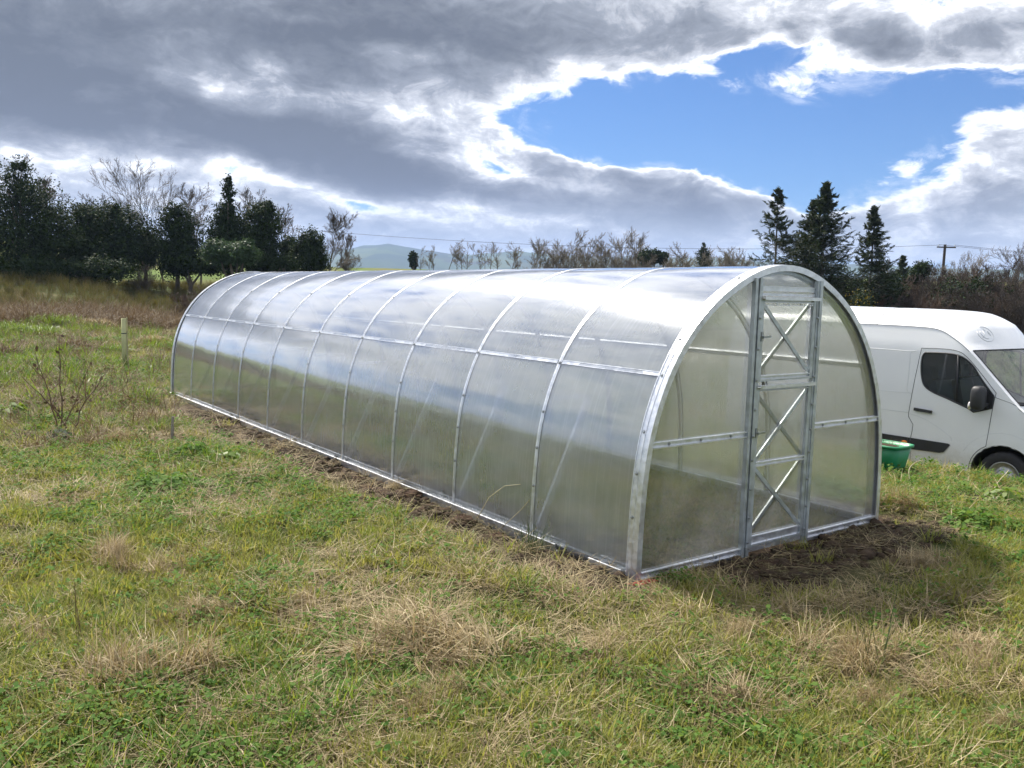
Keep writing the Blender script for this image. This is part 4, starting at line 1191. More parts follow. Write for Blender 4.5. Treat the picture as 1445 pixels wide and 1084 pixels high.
def p_lush(x, y, r):
    return np.clip(smooth01(0.50, 0.66, lush_map(x, y))+0.4*smooth01(0.45, 0.6, fnoise(x, y, 1.1, 45, 3))*smooth01(8, 13, r), 0, 1)*(1-smooth01(0.05, 0.3, soil_amount(x, y)))*np.where(in_house(x, y), 0.2, 1)*0.75
def p_straw(x, y, r):
    s = soil_amount(x, y)
    return np.clip(0.22+0.60*smooth01(0.50, 0.66, straw_map(x, y))+0.40*smooth01(6, 11, r)*smooth01(1, -1, x), 0, 1)*(1-0.8*smooth01(0.2, 0.5, s))
def p_clov(x, y, r):
    return np.clip(0.14+0.95*smooth01(0.43, 0.58, fnoise(x, y, 1.3, 51, 4)), 0, 1)*(1-smooth01(0.08, 0.35, soil_amount(x, y)))*np.where(in_house(x, y), 0.2, 1)
def p_mulch(x, y, r):
    near = smooth01(1.9, 0.5, np.maximum(np.maximum(-x, x-GW), np.maximum(-y, y-GL)))
    return np.clip(0.14+0.35*smooth01(8, 12, r)*smooth01(1, -1, x)+0.3*smooth01(0.1, 0.35, soil_amount(x, y))+0.7*near*(0.3+fnoise(x, y, 0.9, 61, 3))-0.35*smooth01(0.45, 0.8, soil_amount(x, y)), 0, 1)
place(56000, 2.0, 48, 1.35, 100, p_grass, 0.92, 0.032, 'grass', P_GRASS, 6, M['grass'], 'short yellow-green meadow grass over the whole field', 'grass')
place(20000, 2.0, 48, 1.35, 200, p_lush, 0.80, 0.032, 'lush_grass', P_LUSH, 4, M['lush'], 'longer bright green grass in patches across the field', 'grass')
place(26000, 2.0, 45, 1.4, 300, p_straw, 0.85, 0.05, 'dry_grass', P_STRAW, 6, M['straw'], 'flattened straw-coloured dead grass lying in patches', 'dry grass', dz=0.01)
place(30000, 2.0, 30, 1.5, 400, p_clov, 0.95, 0.06, 'low_weeds', P_CLOV, 5, M['clover'], 'low broad-leaved green weeds between the grass', 'weeds')
place(20000, 2.0, 30, 1.3, 500, p_mulch, 0.95, 0.04, 'cut_litter', P_MULCH, 5, M['mulch'], 'cut grass and dead stems littering the trampled ground', 'litter', dz=0.012)

# brown bramble belt and the rushy slope at the left rear
rs = np.random.RandomState(77); n = 5200
x = rs.uniform(-14, 16, n); y = rs.uniform(31.5, 41.5, n)+0.10*(x-0)
ok = rs.rand(n) < smooth01(0.28, 0.5, fnoise(x, y, 4.0, 71, 3))*smooth01(31.5, 34, y-0.10*x)
x, y = x[ok], y[ok]
scatter('bramble_thicket', np.stack([x, y, gz(x, y)-0.02], 1), rs.uniform(0.8, 1.7, len(x)), P_BROWN, 5, 78, M['straw_brown'], 0.2, 'low brown tangle of dead bramble behind the grass at left', 'brambles')
n = 1500; rr_ = np.sqrt(rs.uniform(11**2, 34**2, n)); aa = rs.uniform(R_(0), R_(21), n); x = CAM[0]+rr_*np.sin(aa); y = CAM[1]+rr_*np.cos(aa); ok = ~in_house(x, y, 0.6); x, y = x[ok], y[ok]
scatter('rough_tufts', np.stack([x, y, gz(x, y)-0.02], 1), rs.uniform(0.25, 0.75, len(x)), P_BROWN, 5, 81, M['straw_brown'], 0.25, 'dull brown dead tufts among the grass at left', 'dead grass')
n = 1500; rr_ = np.sqrt(rs.uniform(13**2, 36**2, n)); aa = rs.uniform(R_(-4), R_(22), n); x = CAM[0]+rr_*np.sin(aa); y = CAM[1]+rr_*np.cos(aa); ok = ~in_house(x, y, 0.6) & (rs.rand(n) < smooth01(0.42, 0.6, fnoise(x, y, 2.2, 95, 3))); x, y = x[ok], y[ok]
scatter('rank_grass', np.stack([x, y, gz(x, y)-0.02], 1), rs.uniform(1.3, 2.8, len(x)), P_LUSH, 4, 82, M['lush'], 0.25, 'rank green grass clumps in the rough ground at left', 'grass')
n = 2600; x = rs.uniform(-18, 26, n); y = rs.uniform(41, 60, n)
scatter('field_rushes', np.stack([x, y, gz(x, y)-0.02], 1), rs.uniform(0.7, 1.5, n), P_RUSH, 4, 79, M['rush_field'], 0.15, 'tufted brownish rushes on the rising field below the trees', 'rushes')
n = 1500; x = rs.uniform(22, 62, n); y = rs.uniform(-6, 34, n)
scatter('rough_pasture', np.stack([x, y, gz(x, y)-0.02], 1), rs.uniform(0.6, 1.1, n), P_RUSH, 4, 80, M['rush_field'], 0.15, 'rough pasture tufts beyond the van', 'rushes')

# ------------------------------------------------------------------ tussocks, weeds and small things in the field
def tussock_mesh(seed, n=1900):
    """a collapsed mat of last year's grass: several overlapping swirls, each combed its own way"""
    rs = np.random.RandomState(seed); parts = []
    def put(vf, c, s): v, f = vf; v = v*[s, s, 1]; v[:, :2] += c; return v, f
    for k in range(8):
        r = rs.uniform(0.05, 0.27)*(k > 0); a = rs.uniform(0, 6.28); c = np.array([r*math.cos(a), r*math.sin(a)*0.8]); rad = rs.uniform(0.07, 0.15); hh = rs.uniform(0.03, 0.15)*(1.1-r*2.4)
        def mound(root, rad=rad, hh=hh):
            r2 = (root[:, 0]**2+root[:, 1]**2)/(rad*1.2)**2; root[:, 2] = hh*np.clip(1-r2, 0, 1)**0.7*rs.uniform(0.1, 1.0, len(root)); return root
        head = rs.uniform(0, 6.28); m = int(n/8)
        parts.append(put(blades(int(m*0.55), rs, rad, (0.07, 0.22), (0.0022, 0.0055), (0.7, 1.6), (0.2, 1.6), rootfn=mound, comb=(head, 0.55)), c, 1))
        parts.append(put(blades(int(m*0.35), rs, rad, (0.06, 0.17), (0.0022, 0.005), (0.6, 1.9), (-1.6, 1.6), rootfn=mound), c, 1))
        parts.append(put(blades(int(m*0.10), rs, rad, (0.18, 0.36), (0.0018, 0.003), (1.0, 1.6), (-0.4, 0.4), rootfn=mound, comb=(head+rs.normal(0, 0.6), 0.9)), c, 1))
    return mesh_np('grass_tussock', *merge(parts))
TUS = [tussock_mesh(900+k) for k in range(5)]
for t_ in TUS: t_.materials.append(M['straw'])
TLIST = [  # px, py, width px, height factor, label
    (205, 965, 190, 1.25, 'large straw-coloured grass tussock in the lower left foreground'),
    (165, 798, 120, 1.15, 'dry tussock with a dark hollow under it, left of the foreground'),
    (285, 872, 120, 0.9, 'small pale tussock above the large lower-left tussock'),
    (255, 800, 130, 0.7, 'flat pale tussock behind the dark-hollowed one at left'),
    (590, 912, 215, 1.0, 'widest straw tussock in the centre foreground, stems combed to the left'),
    (615, 1005, 150, 1.1, 'rounded straw tussock nearest the bottom centre'),
    (1040, 1000, 150, 0.9, 'pale tussock low on the right-centre foreground'),
    (1045, 905, 110, 1.0, 'brown tussock in front of the door with clover round it'),
    (1205, 935, 170, 1.2, 'dry tussock at the foot of the green rush in the right foreground'),
    (1225, 1000, 110, 1.1, 'bleached drooping tussock below the green rush at right'),
    (1398, 935, 130, 0.8, 'flattened straw tussock by the right edge of the foreground'),
    (1420, 1035, 120, 0.8, 'pale tussock in the lower right corner'),
    (850, 925, 120, 0.8, 'small mixed tussock right of the widest one'),
    (1262, 712, 90, 1.0, 'bleached straw heap at the right front corner of the greenhouse'),
    (1300, 800, 110, 0.7, 'thin pale tussock on the grass right of the greenhouse end'),
    (45, 560, 60, 1.2, 'dull brown tussock far left beside the dead weed stalks'),
    (172, 628, 55, 1.3, 'small dark brown tussock left of the nettle patch'),
    (270, 735, 120, 0.6, 'flat straw patch below the nettle patch'),
    (85, 700, 150, 0.4, 'wide flat patch of bleached grass on the left'),
    (560, 690, 60, 0.7, 'straw tuft on the dug soil by the third hoop'),
    (60, 890, 90, 0.7, 'thin straw tuft at the left edge of the foreground'),
    (430, 855, 110, 0.7, 'loose straw tuft left of the widest tussock'),
]
for k, (px, py, wpx, hf, lab) in enumerate(TLIST):
    p = gpt(px, py); dep = float((p-CAM)@_F); s = wpx/FPX*dep/0.72
    o = obj('grass_tussock', TUS[k % 5], None, None, label=lab, cat='tussock', group='straw tussocks in the field')
    o.location = (p[0], p[1], p[2]-0.015); o.rotation_euler = (0, 0, k*1.37); o.scale = (s*(1.25+0.2*math.sin(k*2.3)), s*(0.9+0.2*math.cos(k*3.1)), min(1.9, s*1.1+0.35)*hf)

# long dead stems lying over the grass, too many and too thin to count
rs = np.random.RandomState(15); N = 520
x, y, r = wedge(N, 2.3, 11, 0.9, R_(40), 16)
ok = ~in_house(x, y, 0.1); x, y = x[ok], y[ok]; N = len(x)
a = rs.uniform(0, 6.28, N); L = rs.uniform(0.15, 0.5, N); z0 = gz(x, y)+rs.uniform(0.02, 0.07, N); up = rs.uniform(0.0, 0.5, N)
P = np.zeros((N, 4, 3))
for k in range(4):
    f = k/3; P[:, k] = np.stack([x+np.cos(a)*L*f, y+np.sin(a)*L*f, z0+L*up*f-L*up*0.55*f*f], 1)
obj('dead_stems', mesh_np('dead_stems', *tubes_np(P, np.full((N, 4), 0.0015), 3)), M['straw'], label='loose pale dead stems lying over the grass', cat='stems', kind='stuff')

def rush_plant(px, py, n, hgt, lab, rad=0.05, lean=(0.0, 0.5), m='rush'):
    p = gpt(px, py); rs = np.random.RandomState(int(px)); v, f = blades(n, rs, rad, (hgt*0.5, hgt), (0.003, 0.006), lean, (0.0, 0.5))
    t = obj('rush_plant', mesh_np('rush_plant', v, f), M[m], label=lab, cat='rush'); t.location = (p[0], p[1], p[2]-0.01); return t
rush_plant(752, 778, 90, 0.34, 'dark green rush clump at the foot of the first hoop', 0.09, (0.1, 1.1))
o = rush_plant(1235, 945, 16, 0.55, 'few tall dark green rush stems leaning right in the right foreground', 0.05, (0.1, 0.45))
o = rush_plant(120, 905, 5, 0.42, 'few thin reddish stalks standing at the left foreground', 0.05, (0.05, 0.3), 'stalk')

def weed_patch(px, py, wpx, n, hgt, leaf, m, lab, name='weed_patch', cat='weeds'):
    p = gpt(px, py); dep = float((p-CAM)@_F); rad = wpx/FPX*dep/2
    rs = np.random.RandomState(int(px+py)); v, f = rosette(n, rs, rad, (0.02, hgt), leaf)
    rr = np.hypot(v[:, 0], v[:, 1])/rad; v[:, 2] *= np.clip(1.25-rr**2, 0.15, 1)
    v[:, 2] += gz(v[:, 0]+p[0], v[:, 1]+p[1])-p[2]
    o = obj(name, mesh_np(name, v, f), M[m], label=lab, cat=cat); o.location = tuple(p); return o
weed_patch(228, 694, 120, 900, 0.16, (0.03, 0.07), 'clover', 'dark green nettle patch left of the greenhouse side')
weed_patch(300, 690, 120, 420, 0.10, (0.03, 0.06), 'clover', 'thin green weed patch right of the nettle patch')
weed_patch(268, 645, 60, 260, 0.16, (0.04, 0.09), 'clover', 'leafy weed clump behind the nettle patch near the peg')
weed_patch(318, 655, 50, 120, 0.13, (0.06, 0.13), 'lush', 'yellow-green dock leaves in front of the greenhouse rear')
weed_patch(85, 622, 50, 110, 0.12, (0.06, 0.13), 'grey_leaf', 'grey-green wilted leaf clump under the dead weed stalks')
weed_patch(15, 590, 60, 160, 0.2, (0.06, 0.14), 'lush', 'bright green dock leaves at the left edge')
def hummock(px, py, wpx, n, L, m, lab):
    p = gpt(px, py); dep = float((p-CAM)@_F); rad = wpx/FPX*dep/2; rs = np.random.RandomState(int(px*3+py))
    def mound(root):
        r2 = (root[:, 0]**2+root[:, 1]**2)/rad**2; root[:, 2] = 0.5*min(rad, 0.9)*np.clip(1-r2, 0, 1)**0.6+gz(root[:, 0]+p[0], root[:, 1]+p[1])-p[2]; return root
    v, f = blades(n, rs, rad, L, (0.008, 0.018), (0.2, 1.2), (0.2, 1.4), rootfn=mound)
    v[:, 2] -= 0.03
    o = obj('grass_hummock', mesh_np('grass_hummock', v, f), M[m], label=lab, cat='grass hummock'); o.location = tuple(p); return o
hummock(78, 466, 95, 1500, (0.2, 0.45), 'lush', 'dark green hummock of long grass before the brambles')
hummock(208, 468, 38, 600, (0.2, 0.4), 'lush', 'small green hummock right of the pale tree guard')
hummock(18, 476, 60, 900, (0.2, 0.45), 'lush', 'green hummock at the far left before the brambles')
hummock(60, 478, 60, 700, (0.15, 0.35), 'lush', 'green hummock in front of the dark long-grass one')
hummock(135, 468, 80, 700, (0.10, 0.25), 'straw', 'yellowed heap of dry grass left of the tree guard')
hummock(105, 500, 70, 600, (0.15, 0.35), 'straw_brown', 'grey-brown heap of dead stems left of the tree guard')
hummock(215, 488, 50, 500, (0.10, 0.25), 'straw', 'straw heap between the tree guard and the greenhouse rear')
hummock(160, 502, 46, 500, (0.15, 0.3), 'lush', 'green tuft at the foot of the tree guard')
hummock(35, 520, 60, 600, (0.12, 0.3), 'lush', 'leafy green hummock left of the dead weed stalks')
hummock(10, 505, 50, 450, (0.15, 0.35), 'straw_brown', 'brown dead heap at the left edge')
weed_patch(1390, 750, 120, 500, 0.16, (0.03, 0.07), 'clover', 'green weed patch on the grass at the right edge')
weed_patch(1420, 715, 70, 260, 0.2, (0.04, 0.09), 'lush', 'leafy green clump at the right edge below the van')

# clods of dug soil along the greenhouse foot
rs = np.random.RandomState(8); V = []; F = []; b = 0
ico = [(0, 0, 1), (0.89, 0, 0.45), (0.28, 0.85, 0.45), (-0.72, 0.53, 0.45), (-0.72, -0.53, 0.45), (0.28, -0.85, 0.45), (0.72, 0.53, -0.45), (-0.28, 0.85, -0.45), (-0.89, 0, -0.45), (-0.28, -0.85, -0.45), (0.72, -0.53, -0.45), (0, 0, -1)]
icf = [(0, 1, 2), (0, 2, 3), (0, 3, 4), (0, 4, 5), (0, 5, 1), (1, 6, 2), (2, 7, 3), (3, 8, 4), (4, 9, 5), (5, 10, 1), (6, 7, 2), (7, 8, 3), (8, 9, 4), (9, 10, 5), (10, 6, 1), (11, 7, 6), (11, 8, 7), (11, 9, 8), (11, 10, 9), (11, 6, 10)]
ico = np.array(ico); icf = np.array(icf)
n = 0
while n < 1700:
    if rs.rand() < 0.6: x, y = rs.uniform(-0.75, -0.06), rs.uniform(-0.2, GL*0.8)
    else: x, y = rs.uniform(0.1, GW+0.3), rs.uniform(-0.8, -0.06)
    if soil_amount(x, y) < rs.uniform(0.15, 0.6): continue
    s = 0.008+0.055*rs.rand()**4
    V.append(ico*s*rs.uniform(0.6, 1.3, (12, 3))*[1.2, 1.2, 0.8]+[x, y, float(gz(x, y))+s*0.2]); F.append(icf+b); b += 12; n += 1
M['soil'] = pbr('dark_soil', (0.050, 0.036, 0.025), 0.95, 0, 0.4, 9, 0.5, 60, spec=0.1)
obj('soil_clods', mesh_np('soil_clods', np.concatenate(V), np.concatenate(F)), M['soil'], label='dark crumbled soil dug up along the greenhouse foot', cat='soil', kind='stuff')

# upturned turf lumps beside the side foot rail
TL = [(438, 690, 34, 'turf lump on the soil strip at the fifth hoop'), (652, 738, 46, 'reddish turf lump near the second hoop'), (676, 752, 26, 'small reddish turf lump right of the larger one near the second hoop'), (700, 762, 40, 'pale turf lump left of the rush clump'),
      (640, 712, 40, 'dark turf lump against the rail at the second hoop'), (575, 702, 50, 'broad turf lump between the third and second hoops'), (505, 680, 34, 'turf lump at the fourth hoop'), (775, 800, 40, 'turf lump below the rush clump'), (1085, 800, 44, 'turf lump on the bare ground before the door'), (960, 828, 40, 'turf lump in front of the left end sheet')]
M['turf'] = pbr('upturned_turf', (0.062, 0.040, 0.028), 0.95, 0, 0.45, 14, 0.8, 40, spec=0.1)
for k, (px, py, wpx, lab) in enumerate(TL):
    p = gpt(px, py); rad = wpx/FPX*float((p-CAM)@_F)/2; rs = np.random.RandomState(50+k)
    V = []; n1, n2 = 9, 14
    for i in range(n1+1):
        th = math.pi*0.5*i/n1
        for j in range(n2):
            ph = 2*math.pi*j/n2; q = 1+0.55*(fnoise(3*math.cos(ph)*math.sin(th)+k*7, 3*math.sin(ph)*math.sin(th)+i*0.4, 1.1, k, 3)-0.5)+rs.normal(0, 0.05)
            V.append((rad*q*math.sin(th)*math.cos(ph), rad*q*math.sin(th)*math.sin(ph)*0.75, rad*0.55*q*math.cos(th)-0.02*(i == n1)))
    F = [(i*n2+j, (i+1)*n2+j, (i+1)*n2+(j+1) % n2, i*n2+(j+1) % n2) for i in range(n1) for j in range(n2)]
    e = empty('turf_lump', (p[0], p[1], p[2]-0.01), k*1.1, label=lab, cat='turf lump', group='dug turf lumps')
    obj('clod', MB().add(V, F), M['turf'], e)
    v, f = blades(70, rs, rad*0.9, (0.03, 0.12), (0.002, 0.005), (0.6, 1.9), (-0.5, 1.2), rootfn=lambda r: np.stack([r[:, 0], r[:, 1]*0.75, rad*0.5*np.clip(1-(r[:, 0]**2+r[:, 1]**2)/rad**2, 0, 1)**0.5], 1))
    obj('dead_roots', mesh_np('dead_roots', v, f), M['mulch'], e, kind='stuff')

# dead weed stalks at left
p = gpt(92, 612); t = empty('dead_weed', tuple(p), label='tall dead brown weed stalks standing at far left', cat='weed')
rs = np.random.RandomState(4)
for k, (dx, dy, h) in enumerate(((-0.22, 0.0, 1.05), (0.02, 0.1, 1.25), (0.30, 0.0, 0.85), (-0.5, 0.1, 0.75), (0.5, 0.2, 0.8))):
    q = [(0.04*k-0.08+dx*f**1.3+rs.normal(0, 0.012), dy*f, h*f) for f in np.linspace(0, 1, 7)]
    mb = MB(); mb.tube(q, list(np.linspace(0.010, 0.004, 7)), 5)
    st_ = obj('stalk', mb, M['stalk'], t)
    sb = MB()
    for j in range(5):
        f = 0.35+0.12*j; b0 = np.array(q[int(f*6)]); a = rs.uniform(0, 6.28); l = rs.uniform(0.08, 0.22)
        sb.tube([b0, b0+np.array((math.cos(a)*l*0.6, math.sin(a)*l*0.6, l*0.7)), b0+np.array((math.cos(a)*l, math.sin(a)*l, l*1.1))], [0.004, 0.003, 0.002], 4)
    v, f_ = leaf_quads(np.array([np.array(q[rs.randint(2, 7)])+rs.normal(0, 0.03, 3) for _ in range(9)]), 0.06, rs); sb.add(v, [tuple(r) for r in f_])
    obj('side_shoot', sb, M['stalk'], t, kind='stuff')

# pale tree guard with its stake
p = gpt(176, 521); g = empty('tree_guard', tuple(p), label='pale yellow-green tree guard tube standing in the rough grass at left', cat='tree guard')
mb = MB(); mb.lathe([(0.050, 0), (0.052, 0.5), (0.050, 1.12), (0.046, 1.12), (0.046, 0.0)], n=14); obj('tube', mb.mesh('tube', True), pbr('guard_plastic', (0.36, 0.36, 0.17), 0.5, 0, 0.15, 5), g)
mb = MB(); mb.box(0.052, 0.078, -0.014, 0.014, -0.05, 1.15); obj('stake', mb, M['wood'], g)
mb = MB(); mb.lathe([(0.055, 0.78), (0.055, 0.80)], n=14); obj('tie', mb, M['black_plastic'], g)
# grey peg with a dark cord from the rear corner
p = gpt(243, 626); g = empty('peg', tuple(p), label='short grey wooden peg off the rear left greenhouse corner', cat='peg')
mb = MB(); mb.tube([(0, 0, -0.05), (0.005, 0, 0.15), (0.012, 0, 0.34)], [0.02, 0.019, 0.015], 6); obj('shaft', mb, M['greywood'], g)
q = gpt(255, 613); mb = MB(); mb.tube([(-0.02, GL-0.02, 0.03), (0.3*q[0], 0.3*q[1]+0.7*GL, 0.01+0.03), (q[0], q[1], q[2]+0.02)], 0.006, 5)
obj('cord', mb, M['cable'], label='thin dark cord from the rear left greenhouse corner to the ground', cat='cord')
# red twine at the front corner
mb = MB(); rs = np.random.RandomState(2)
pp = [(0.02+0.10*math.sin(k*1.1)+rs.normal(0, 0.02), -0.09+0.05*math.cos(k*1.7), float(gz(0.02, -0.09))+0.02+0.018*abs(math.sin(k*2.3))) for k in range(14)]
mb.tube(pp, 0.006, 5); obj('red_twine', mb, M['red'], label='scrap of red twine on the ground at the front left corner', cat='twine')
# two long dry stems against the side sheets
for k, (P, lab) in enumerate((([(668, 742), (690, 702), (712, 686), (740, 683), (752, 686)], 'dry stem arching low in front of the second bay'),
                              ([(700, 752), (735, 720), (760, 690), (776, 660), (781, 645)], 'dry stem rising straight across the first hoop'))):
    b0 = gpt(*P[0]); pts_ = [b0]
    for px, py in P[1:]: pts_.append(at_axis(px, py, 0, b0[0]+0.12*len(pts_)/2))
    obj('dry_stalk', MB().tube(pts_, [0.0035, 0.003, 0.003, 0.0025, 0.002], 5).mesh('dry_stalk', True), M['briar'], label=lab, cat='stalk')

# green tub
p = gpt(1260, 668); g = empty('tub', tuple(p+np.array((0, 0.12, 0.0))), label='green plastic tub standing behind the right front corner of the greenhouse', cat='tub')
g.scale = (0.9, 0.9, 0.96)
def ring(hw, hd, z, n=28, e=0.42):
    return [(hw*abs(math.cos(a))**e*math.copysign(1, math.cos(a)), hd*abs(math.sin(a))**e*math.copysign(1, math.sin(a)), z) for a in np.linspace(0, 2*math.pi, n, endpoint=False)]
def loft(rings):
    mb = MB(); n = len(rings[0]); V = [v for r in rings for v in r]; F = [(i*n+k, i*n+(k+1) % n, (i+1)*n+(k+1) % n, (i+1)*n+k) for i in range(len(rings)-1) for k in range(n)]
    return mb.add(V, F+[tuple(range(n))[::-1]])
obj('bowl', loft([ring(0.17, 0.22, 0.0), ring(0.20, 0.25, 0.16), ring(0.235, 0.29, 0.355), ring(0.225, 0.28, 0.355), ring(0.19, 0.24, 0.10)]).mesh('bowl', True), M['tub'], g)
obj('rim', loft([ring(0.236, 0.291, 0.335), ring(0.258, 0.313, 0.338), ring(0.258, 0.313, 0.366), ring(0.226, 0.281, 0.366), ring(0.226, 0.281, 0.34)]).mesh('rim', True), M['tub'], g)
obj('soil_fill', loft([ring(0.20, 0.25, 0.24), ring(0.215, 0.265, 0.30), ring(0.10, 0.12, 0.345)]).add(ring(0.10, 0.12, 0.345), [tuple(range(28))]), M['soil'], g)
v, f_ = blades(60, np.random.RandomState(5), 0.18, (0.08, 0.2), (0.003, 0.007), (0.1, 1.2), (0.2, 1.0)); v[:, 2] += 0.31
obj('weeds_in_tub', mesh_np('weeds_in_tub', v, f_), M['mulch'], g, kind='stuff')

# hose, cable and briars right of the greenhouse
def ground_line(P, lift, rad, m, name, lab, cat, sides=6):
    C = curve([tuple(gpt(x, y)+np.array((0, 0, lift))) for x, y in P], 6)
    obj(name, MB().tube(C, rad, sides).mesh(name, True), m, label=lab, cat=cat)
ground_line([(1284, 650.5), (1300, 655), (1330, 660), (1362, 664), (1392, 667), (1425, 672), (1460, 680)], 0.045, 0.012, M['hose'], 'garden_hose', 'green garden hose lying along the bank in front of the van', 'hose')
ground_line([(1262, 700), (1310, 705), (1360, 709), (1400, 712), (1450, 718), (1500, 722)], 0.05, 0.006, M['cable'], 'black_cable', 'thin black cable lying over the grass at the right', 'cable', 5)
ground_line([(1290, 702), (1330, 703), (1380, 708), (1440, 713), (1490, 716)], 0.06, 0.005, M['cable'], 'black_cable', 'second black cable just above the first at the right', 'cable', 5)
for P, lab in (([(1288, 690), (1283, 672), (1284, 660), (1293, 652), (1302, 650)], 'pale briar loop beside the green tub'),
               ([(1252, 661), (1262, 668), (1275, 676), (1287, 684), (1296, 694)], 'pale briar stem slanting down across the green tub'),
               ([(1428, 671), (1427, 650), (1421, 635), (1412, 624), (1396, 616)], 'thin briar arching in front of the van wheel'),
               ([(1399, 698), (1406, 684), (1414, 674), (1420, 668), (1423, 664)], 'short dark briar stem below the van wheel')):
    b0 = gpt(*P[0]); dp = float((b0-CAM)@_F)
    obj('briar_stem', MB().tube(curve([tuple(at_depth(x, y, dp+0.05*k)) for k, (x, y) in enumerate(P)], 4), 0.0045, 5).mesh('briar_stem', True), M['briar'], label=lab, cat='briar')

# ------------------------------------------------------------------ trees
def tree_thing(name, px, dist, data, mt, mc, lab, cat='tree', group=None, rz=0.0, sc=1.0, dz=-0.1):
    p = at_dist(px, dist)
    e = empty(name, (p[0], p[1], p[2]+dz), rz, label=lab, cat=cat, group=group); e.scale = (sc, sc, sc)
    obj('trunk', mesh_np('trunk', *data[0], smooth=True), mt, e)
    obj('crown', mesh_np('crown', *data[1]), mc, e)
    return e
def px2m(px, dist): return px*dist/FPX
# leafless trees, left
BT = [  # px, dist, top y, seed, spread, name label
    (232, 74, 224, 1, 0.62, 'wide leafless tree standing tallest in the left tree line'),
    (283, 76, 256, 2, 0.40, 'leafless tree just right of the widest bare tree'),
    (352, 72, 262, 3, 0.40, 'leafless tree behind the ivy spire'),
    (404, 70, 288, 4, 0.42, 'twiggy leafless tree right of the ivy spire'),
    (464, 74, 293, 5, 0.45, 'small open leafless tree at the right end of the left tree line'),
    (494, 90, 324, 6, 0.40, 'smallest leafless tree before the green hill'),
    (62, 66, 222, 7, 0.36, 'leafless tree rising out of the big ivy tree at far left'),
    (155, 74, 272, 8, 0.45, 'thin leafless tree behind the holly bank'),
    (120, 76, 282, 9, 0.42, 'bare treetop right of the big ivy tree'),
]
for (px, d, ty, sd_, spr, lab) in BT:
    p = at_dist(px, d); dep = float((p-CAM)@_F)
    top = CAM+pray(px, ty)*dep; h = top[2]-p[2]
    tree_thing('bare_tree', px, d, bare_tree(40+sd_, h, spr*1.12, 0.011*h+0.02, 16, 8, 6, 4, 0.017, 0.14), M['bark'], M['twig'], lab, group='leafless trees')
# ivy-clad evergreens, left: blobs as (dx px, y centre px, rx px, ry px)
IV = [
    ('ivy_tree', 28, 60, [(-45, 300, 55, 66), (5, 268, 28, 42), (30, 318, 42, 58), (50, 345, 36, 42), (-10, 350, 75, 48), (2, 238, 14, 18), (30, 372, 50, 20)], 9000, 'big dark ivy-clad tree at the left edge'),
    ('holly_tree', 150, 61, [(-32, 330, 36, 42), (0, 322, 38, 36), (32, 335, 30, 40), (0, 360, 62, 30), (-30, 302, 16, 13), (14, 300, 18, 13), (10, 376, 50, 14)], 8000, 'broad dark holly bank right of the big ivy tree'),
    ('ivy_tree', 250, 60, [(0, 318, 26, 27), (-10, 348, 26, 28), (14, 354, 24, 28), (0, 374, 28, 18), (-4, 300, 12, 14)], 4600, 'rounded ivy-covered tree left of the ivy spire'),
    ('ivy_tree', 322, 61, [(1, 275, 8, 24), (-2, 300, 16, 18), (-8, 325, 24, 26), (8, 330, 26, 30), (2, 354, 34, 26), (0, 374, 34, 16), (0, 256, 5, 13)], 5600, 'tall narrow ivy spire in the middle of the left tree line'),
    ('ivy_tree', 371, 60, [(0, 318, 27, 31), (-6, 350, 30, 30), (6, 372, 30, 18), (8, 298, 12, 14)], 4800, 'round ivy-covered tree right of the ivy spire'),
    ('ivy_tree', 439, 60, [(0, 346, 21, 22), (-8, 362, 24, 20), (6, 372, 20, 14)], 3000, 'small round ivy bush at the right end of the left tree line'),
    ('laurel_bush', 330, 55, [(-22, 356, 22, 16), (6, 358, 28, 16), (18, 348, 12, 10)], 3000, 'paler green laurel bush in front of the ivy spire'),
    ('ivy_tree', 205, 62, [(0, 345, 18, 24), (6, 362, 12, 14)], 1800, 'low dark bush between the holly bank and the rounded ivy tree'),
    ('ivy_tree', 408, 62, [(0, 350, 16, 16), (4, 362, 14, 12)], 1600, 'low dark scrub between the two round ivy trees'),
    ('ivy_bush', 20, 58, [(-40, 378, 45, 16), (20, 380, 45, 15)], 2200, 'dark undergrowth at the foot of the big ivy tree'),
    ('ivy_bush', 120, 58, [(-30, 380, 40, 14), (30, 380, 40, 14)], 2200, 'dark undergrowth below the holly bank'),
    ('ivy_bush', 268, 59, [(-10, 372, 24, 16), (20, 374, 26, 14)], 1600, 'dark undergrowth left of the laurel bush'),
    ('ivy_bush', 385, 59, [(-20, 372, 24, 14), (20, 374, 30, 12)], 1600, 'dark undergrowth right of the laurel bush'),
    ('ivy_tree', 583, 118, [(0, 364, 6, 9), (1, 372, 5, 7)], 500, 'single dark evergreen by the far hedge behind the greenhouse'),
    ('ivy_tree', 918, 100, [(-4, 364, 14, 10), (8, 362, 9, 9)], 900, 'dark evergreen clump above the greenhouse ridge'),
    ('ivy_tree', 936, 100, [(0, 364, 7, 8)], 500, 'small dark evergreen right of the clump above the ridge'),
    ('ivy_tree', 1140, 57, [(-60, 420, 40, 40), (-10, 425, 45, 45), (40, 425, 45, 40)], 5000, 'dark ivy undergrowth below the tall conifers'),
    ('ivy_tree', 1232, 58, [(-12, 425, 28, 32), (20, 415, 26, 30)], 3000, 'dark ivy thicket below the lone conifer'),
    ('ivy_tree', 1302, 66, [(0, 378, 14, 10), (-8, 390, 18, 14)], 900, 'small dark evergreen bush left of the telegraph pole'),
    ('ivy_tree', 1400, 60, [(-40, 430, 45, 36), (20, 440, 50, 34)], 3000, 'dark ivy patch inside the bare hedge behind the van'),
]
